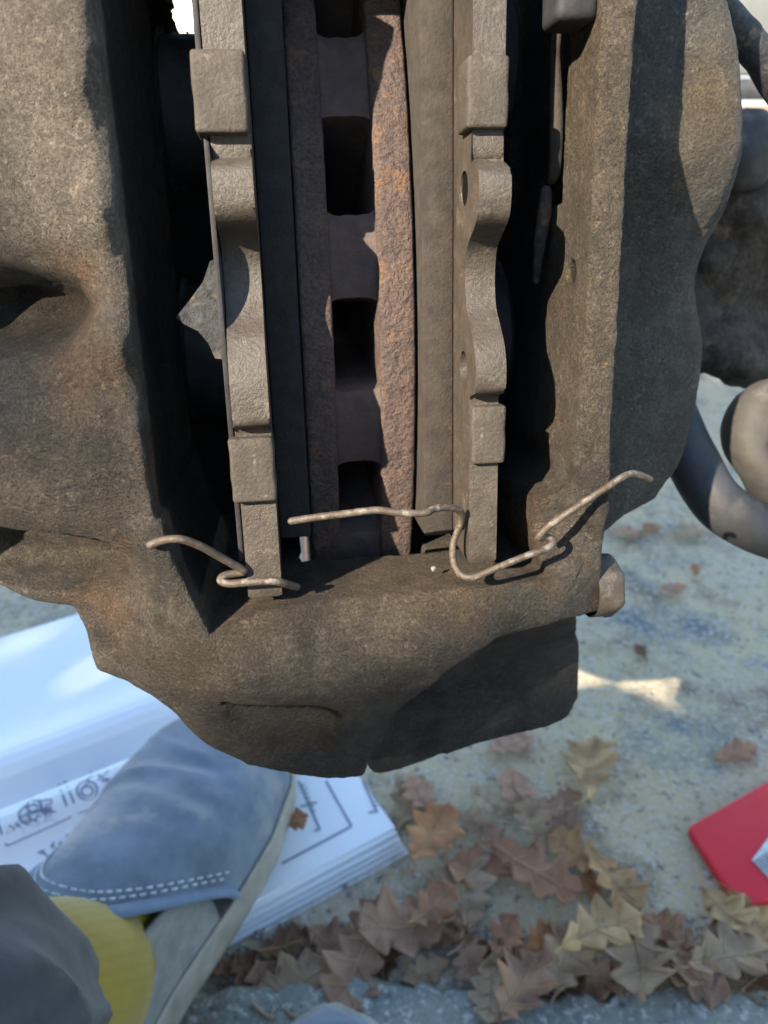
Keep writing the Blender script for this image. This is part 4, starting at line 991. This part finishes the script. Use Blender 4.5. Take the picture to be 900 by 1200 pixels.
# ================================================================= LEAVES
def leaf(px, py, size, ang, m, label, curl=0.5, z=0.003, seed=0, aspect=0.78, tilt=(0, 0), lobes=4.0, bend=0.3):
    """size in pixels of the photograph's frame at that spot; ang = picture direction of the tip (0 = right, 90 = up)"""
    rs = random.Random(seed * 77 + 5); g = GP(px, py, z); d = (g - CAM) @ FZ; L = size * d / 900 * 1.22
    nu, nv = 84, 4; V, F = [], []
    ph1 = rs.uniform(0, 6); ph2 = ph1 + rs.uniform(-1.3, 1.3); t1, t2 = rs.uniform(-.5, .5), rs.uniform(-.5, .5)
    a = math.radians(ang); ux = RX * math.cos(a); fwd = np.array([0, 1.0, 0]); dx = math.cos(a) * RX + math.sin(a) * fwd * 1.0; dx /= np.linalg.norm(dx); dy = np.array([-dx[1], dx[0], 0.])
    rt = Matrix.Rotation(math.radians(tilt[0]), 3, Vector(dx)) @ Matrix.Rotation(math.radians(tilt[1]), 3, Vector(dy))
    lob = lobes + rs.uniform(-.4, .4)
    pts = []
    for i in range(nu + 1):
        t = i / nu; env = (math.sin(math.pi * min(1, t * 0.97 + 0.03) ** 1.15)) ** 0.75
        for j in range(-nv, nv + 1):
            s = j / nv; ph = ph1 if s < 0 else ph2
            lo = abs(math.sin(math.pi * lob * t + ph / 2)) ** 0.6
            wgt = L * aspect * 0.5 * env * (0.44 + 0.56 * lo) * (0.62 + 0.5 * t) if abs(s) > 0 else 0
            wgt *= 1 + 0.04 * math.sin(t * 40 + ph)
            sweep = 0.02 * abs(s) * L * math.sin(2 * math.pi * lob * t + ph) * env
            x = (t - 0.5) * L + sweep + 0.05 * L * abs(s); y = s * wgt + 0.06 * L * math.sin(t * 3 + t1 * 4)
            zz = curl * L * (0.26 * (s * wgt / (L * .3 + 1e-6)) ** 2 * (1 + .6 * t1 * (1 if s > 0 else -1)) + 0.22 * math.sin(t * 5.5 + ph1) * s + 0.05 * math.sin(t * 14 + s * 3 + ph2)) \
                 + bend * L * ((t - 0.5) ** 2) * 1.3 - 0.02 * L * (1 - abs(s)) * (env)
            zz += 0.013 * L * math.sin(t * 2 * math.pi * lob * 1.0 + abs(s) * 5) * abs(s)
            pts.append(Vector((x, y, zz)))
    W_ = []
    for p in pts: q = Vector(dx) * p.x + Vector(dy) * p.y + Vector((0, 0, p.z)); W_.append(rt @ q)
    k = 2 * nv + 1
    F = [(i * k + j, (i + 1) * k + j, (i + 1) * k + j + 1, i * k + j + 1) for i in range(nu) for j in range(2 * nv)]
    # stem
    st = [Vector(dx) * ((-0.5 - 0.055 * q) * L) + Vector(dy) * (0.03 * q * q * L * t2) + Vector((0, 0, bend * L * .3)) for q in range(4)]
    sv, sf = tube([np.array(rt @ s) for s in st], [L * .012, L * .010, L * .008, L * .009], 6, 2); n0 = len(W_)
    W_ += [Vector(v) for v in sv]; F += [tuple(x + n0 for x in f) for f in sf]
    nface = len(F); up_ = Vector((0, 0, L * .006))
    def gp(t, s_):
        i = min(nu - 1, max(0, int(t * nu))); fr = t * nu - i; jj = (s_ + 1) * nv; j = min(2 * nv - 1, int(jj)); fj = jj - j
        a0 = W_[i * k + j].lerp(W_[i * k + j + 1], fj); a1 = W_[(i + 1) * k + j].lerp(W_[(i + 1) * k + j + 1], fj); return a0.lerp(a1, min(1, fr)) + up_
    def vein(path, w0, w1):
        P_ = [gp(*q) for q in path]; n1 = len(W_)
        for q, p in enumerate(P_):
            tt = (P_[min(q + 1, len(P_) - 1)] - P_[max(q - 1, 0)]).normalized(); sd_ = tt.cross(Vector((0, 0, 1))) * (w0 + (w1 - w0) * q / len(P_)) * L
            W_.append(p + sd_); W_.append(p - sd_)
        for q in range(len(P_) - 1): F.append((n1 + 2 * q, n1 + 2 * q + 1, n1 + 2 * q + 3, n1 + 2 * q + 2))
    vein([(q / 12 * .93 + .02, 0.0) for q in range(13)], .010, .003)
    for sgn_, ph in ((-1, ph1), (1, ph2)):
        for kk in range(-2, 8):
            tc_ = (kk + .5 - ph / 2 / math.pi) / lob
            if .14 < tc_ < .93: vein([(tc_ - .10 * (1 - q / 5) , sgn_ * .82 * q / 5) for q in range(6)], .005, .002)
    mz = min(v.z for v in W_[::3]); A = np.array([(v.x + g[0], v.y + g[1], v.z - mz + z) for v in W_])
    o = mesh('oak_leaf', A, F, LM[m], loc=(g[0], g[1], z)); tag(o, label, 'leaf', 'fallen oak leaves')
    o.data.materials.append(VEIN)
    for p_ in list(o.data.polygons)[nface:]: p_.material_index = 1
    md = o.modifiers.new('s', 'SOLIDIFY'); md.thickness = 0.0004
    return o
VEIN = leaf_mat('leaf_vein', (0.42, 0.34, 0.24), (0.34, 0.26, 0.18))
LEAVES = [
 (596, 876, 50, 30, 'pink', 'faded pinkish leaf just below the underside of the caliper', .25, .004),
 (693, 905, 80, 70, 'tan', 'pale cream leaf curled up on its edge, right of the caliper bottom', .9, .006),
 (658, 940, 40, 10, 'mauve', 'small brown scrap touching the left side of the curled cream leaf', .4, .004),
 (578, 942, 46, 150, 'pale', 'small pale greenish leaf above the rust red leaf', .3, .008),
 (612, 935, 60, 100, 'pink', 'narrow faded leaf standing above the brown leaves in the middle', .4, .006),
 (640, 955, 66, 320, 'mauve', 'curved brown leaf right of the pale greenish one', .4, .006),
 (622, 970, 52, 85, 'grey', 'grey upright folded leaf in the middle of the leaf cluster', .7, .012),
 (480, 945, 62, 60, 'grey', 'grey brown leaf behind the orange leaf by the corner of the manual', .4, .004),
 (496, 935, 48, 110, 'pink', 'star shaped faded leaf above the orange leaf by the manual', .3, .010),
 (503, 985, 78, 68, 'orange', 'bright orange brown leaf next to the corner of the manual', .35, .014),
 (540, 962, 44, 330, 'grey', 'small grey triangular leaf right of the orange leaf', .5, .006),
 (588, 988, 42, 120, 'mauve', 'small brown leaf under the grey folded leaf', .4, .008),
 (622, 1022, 92, 330, 'red', 'large rust red leaf with spread lobes in the open middle', .3, .012),
 (566, 1024, 66, 170, 'red', 'reddish brown leaf left of the large rust red leaf', .4, .007),
 (682, 1002, 66, 150, 'yellow', 'cream yellow leaf right of the rust red leaf', .4, .008),
 (712, 1030, 74, 300, 'yellow', 'golden tan leaf pointing down to the lower leaf heap', .35, .010),
 (690, 1035, 34, 260, 'orange', 'small amber scrap tucked under the golden tan leaf', .4, .005),
 (430, 1090, 64, 60, 'mauve', 'dull brown leaf with its tip up near the edge of the manual', .4, .006),
 (482, 1085, 98, 200, 'mauve', 'big purplish brown leaf in the lower middle', .55, .012),
 (505, 1066, 60, 30, 'red', 'reddish curled leaf on top of the big purplish leaf', .6, .020),
 (418, 1128, 92, 240, 'mauve', 'wide mauve brown leaf below the edge of the manual', .4, .012),
 (352, 1152, 88, 200, 'grey', 'large grey leaf at the bottom beside the foot', .35, .010),
 (330, 1112, 60, 10, 'dark', 'dark brown leaf half under the manual edge', .4, .004),
 (296, 1148, 50, 140, 'dark', 'blackish leaf left of the large grey leaf', .5, .004),
 (270, 1136, 30, 200, 'red', 'tiny dark red leaf tip against the manual edge', .4, .004),
 (548, 1052, 96, 80, 'grey', 'tall grey ribbed leaf between the purplish leaf and the rust leaves', .4, .008),
 (548, 1118, 56, 290, 'mauve', 'small grey brown leaf under the tall ribbed leaf', .4, .010),
 (591, 1108, 52, 50, 'red', 'rust coloured folded leaf in the lower heap', .7, .014),
 (633, 1110, 56, 20, 'orange', 'orange brown crumpled leaf in the lower heap', .8, .012),
 (575, 1160, 62, 250, 'pale', 'pale blue grey leaf at the bottom edge of the heap', .4, .014),
 (608, 1165, 84, 60, 'mauve', 'brown rolled leaf crossing the bottom of the heap', 1.0, .016),
 (668, 1130, 80, 55, 'grey', 'grey green leaf standing slanted in the lower heap', .6, .014),
 (703, 1098, 84, 20, 'tan', 'long tan leaf slanting over the grey green one', .7, .020),
 (738, 1112, 98, 270, 'grey', 'large grey tan leaf pointing down in the centre of the heap', .5, .018),
 (776, 1092, 58, 330, 'red', 'reddish brown leaf right of the large grey tan leaf', .5, .012),
 (802, 1120, 60, 250, 'mauve', 'folded grey mauve leaf in the right part of the heap', .6, .014),
 (808, 1152, 66, 340, 'mauve', 'brown leaf lying flat on the joint of the slabs', .4, .014),
 (858, 1128, 92, 10, 'grey', 'large pale grey leaf at the right end of the heap', .45, .016),
 (892, 1150, 60, 30, 'dark', 'dark leaf scrap in the lower right corner', .5, .008),
 (884, 1088, 76, 290, 'yellow', 'yellow brown leaf below the red case', .5, .006),
 (856, 1078, 70, 300, 'tan', 'narrow tan leaf running down from the red case', .8, .006),
 (860, 886, 44, 10, 'mauve', 'flat dull brown leaf above the red case', .4, .004),
 (736, 626, 34, 160, 'pink', 'pink leaf in the distance left of the curved arm', .4, .004),
 (762, 622, 26, 40, 'red', 'small red brown leaf beside the distant pink one', .4, .004),
 (803, 628, 36, 10, 'pale', 'pale leaf below the dark curved arm', .3, .004),
 (790, 692, 30, 190, 'pink', 'pinkish leaf on bare concrete right of the bolt head', .4, .004),
 (814, 670, 17, 60, 'orange', 'small orange leaf on the bare concrete', .5, .004),
 (752, 765, 18, 100, 'dark', 'tiny dark leaf stem right of the caliper corner', .5, .004),
 (778, 408 + 40, 10, 0, 'pink', '', .4, .004),
 (640, 1060, 26, 0, 'tan', '', .4, .004),
]
LEAVES += [
 (384, 1108, 60, 330, 'mauve', 'brown leaf tucked between the manual edge and the wide mauve one', .7, .004),
 (316, 1166, 56, 120, 'mauve', 'curled brown leaf at the left foot of the large grey leaf', .7, .004),
 (452, 1124, 58, 80, 'dark', 'dark shrivelled leaf in the shade under the big purplish leaf', .7, .003),
 (520, 1100, 62, 20, 'mauve', 'crumbling brown leaf right of the big purplish leaf', .8, .006),
 (500, 1140, 50, 200, 'grey', 'small ash grey leaf on the slab joint below the purplish leaf', .7, .004),
 (570, 1130, 60, 310, 'dark', 'dark brown leaf between the ribbed leaf and the rust coloured one', .8, .005),
 (618, 1136, 54, 160, 'grey', 'small grey leaf lying under the orange brown crumpled one', .7, .006),
 (650, 1160, 60, 10, 'dark', 'nearly black leaf in the gap right of the rolled leaf', .7, .003),
 (690, 1150, 62, 340, 'mauve', 'brown leaf below the slanted grey green one, on the joint', .8, .006),
 (742, 1150, 60, 200, 'red', 'russet leaf under the tip of the large grey tan leaf', .8, .004),
 (778, 1130, 56, 90, 'grey', 'upright grey leaf behind the folded grey mauve one', .9, .006),
 (836, 1110, 56, 250, 'mauve', 'crumpled brown leaf left of the large pale leaf at right', .8, .005),
 (838, 1160, 50, 160, 'grey', 'small grey leaf at the foot of the large pale leaf at right', .7, .006)]
for i, (px, py, s, a, m, lb, cu, z) in enumerate(LEAVES):
    if not lb: continue
    leaf(px, py, s, a, m, lb, curl=cu * (0.45 if i < 10 else 0.6), z=z, seed=i, tilt=(random.uniform(-9, 9), random.uniform(-7, 7)), bend=random.uniform(.05, .28))
leaf(338, 966, 34, 20, 'red', 'small torn russet leaf on the page beside the toe', curl=.4, z=.030, seed=91, tilt=(12, 8))

# grit on the concrete
def grit():
    V, F = [], []
    ico = [(0, 0, 1), (.9, 0, .3), (.28, .85, .3), (-.72, .52, .3), (-.72, -.52, .3), (.28, -.85, .3), (0, 0, -.6)]
    fs = [(0, 1, 2), (0, 2, 3), (0, 3, 4), (0, 4, 5), (0, 5, 1), (6, 2, 1), (6, 3, 2), (6, 4, 3), (6, 5, 4), (6, 1, 5)]
    for _ in range(1500):
        g = GP(random.uniform(250, 950), random.uniform(1085, 1185) if random.random() < .6 else random.uniform(450, 1200), 0.0); r = random.choice([.0007, .001, .0014, .0022]) * random.uniform(.7, 1.2)
        if g[1] > 2.2: continue
        n0 = len(V); a = random.uniform(0, 6)
        for x, y, z in ico:
            k = random.uniform(.75, 1.15) * r; V.append((g[0] + (x * math.cos(a) - y * math.sin(a)) * k, g[1] + (x * math.sin(a) + y * math.cos(a)) * k, g[2] + z * k * .7 + .003))
        F += [tuple(q + n0 for q in f) for f in fs]
    o = mesh('grit', V, F, M['stone'], smooth=False); tag(o, 'loose grit and crumbs scattered over the concrete', 'grit', kind='stuff')
grit()
p0 = L2W(U3(508, 663, -12)); V_, F_ = [], []
bm = bmesh.new(); bmesh.ops.create_icosphere(bm, subdivisions=2, radius=0.6)
for v in bm.verts: v.co = v.co * random.uniform(.8, 1.15) + Vector(U3(508, 668, -12)) + Vector((0, .3, 0))
o = bm_mesh('pebble', bm, M['stone'], None, loc=p0, smooth=False); tag(o, 'tiny white stone lying on the ledge under the disc', 'pebble')

# ================================================================= unseen TREE added to shade the yard (sun side, behind the viewer)
def tree():
    sunv = -T; c0 = L2W((0, -5, -10)); dist = 3.4
    a = np.cross(sunv, [0, 0, 1]); a /= np.linalg.norm(a); b = np.cross(a, sunv)
    cen = c0 + sunv * dist; base = np.array([cen[0], cen[1], 0.0])
    root = thing('shade_tree', 'unseen leafy tree added behind the viewer to shade the ground', 'tree', base)
    V, F = tube([base, base + [0.05, 0, .9], base + [-.08, .05, 1.7], base + [.03, 0, 2.0], base + [0, .05, 2.4]], [.13, .1, .085, .06, .03], 12, 6); 
    off = a * 0.55 + np.zeros(3)
    V = np.array(V) + np.array([off[0], off[1], 0])
    tr = mesh('trunk', V, F, M['bark'], root)
    rs = np.random.RandomState(5); n = 46000
    u = rs.uniform(-2.3, 2.3, n); v = rs.uniform(-1.75, 0.45, n); t = rs.uniform(-.6, .6, n)
    C_ = cen + u[:, None] * a + v[:, None] * b + t[:, None] * sunv
    C_ = C_ + (rs.rand(n, 3) - .5) * .1
    # gap shaped in the crown to let the sun reach the caliper
    rel = C_ - c0; al = rel @ sunv; uu = rel @ a; vv = rel @ b
    gap = (uu > -0.066) & (uu < 0.14) & (vv > -0.132 + np.clip((0.022 - uu) * 1.5, 0, 0.085)) & (vv < 0.19)
    keep = (~gap | (rs.rand(len(C_)) < 0.018)) & (C_[:, 2] > 0.25) & (vv < 0.30 + 0.05 * np.sin(uu * 23) + 0.03 * np.sin(uu * 61))
    C_ = C_[keep]; n = len(C_)
    d1 = rs.randn(n, 3); d1 /= np.linalg.norm(d1, axis=1)[:, None]; d2 = rs.randn(n, 3); d2 -= d1 * (d1 * d2).sum(1)[:, None]; d2 /= np.linalg.norm(d2, axis=1)[:, None]
    L = rs.uniform(.03, .05, n)[:, None]; W_ = L * .62
    Q = np.stack([C_ - d1 * L, C_ - d2 * W_ , C_ + d1 * L, C_ + d2 * W_], 1).reshape(-1, 3); Fq = np.arange(len(Q)).reshape(-1, 4)
    o = mesh('crown', Q, Fq, M['foliage'], root, smooth=False); o['kind'] = 'stuff'
tree()
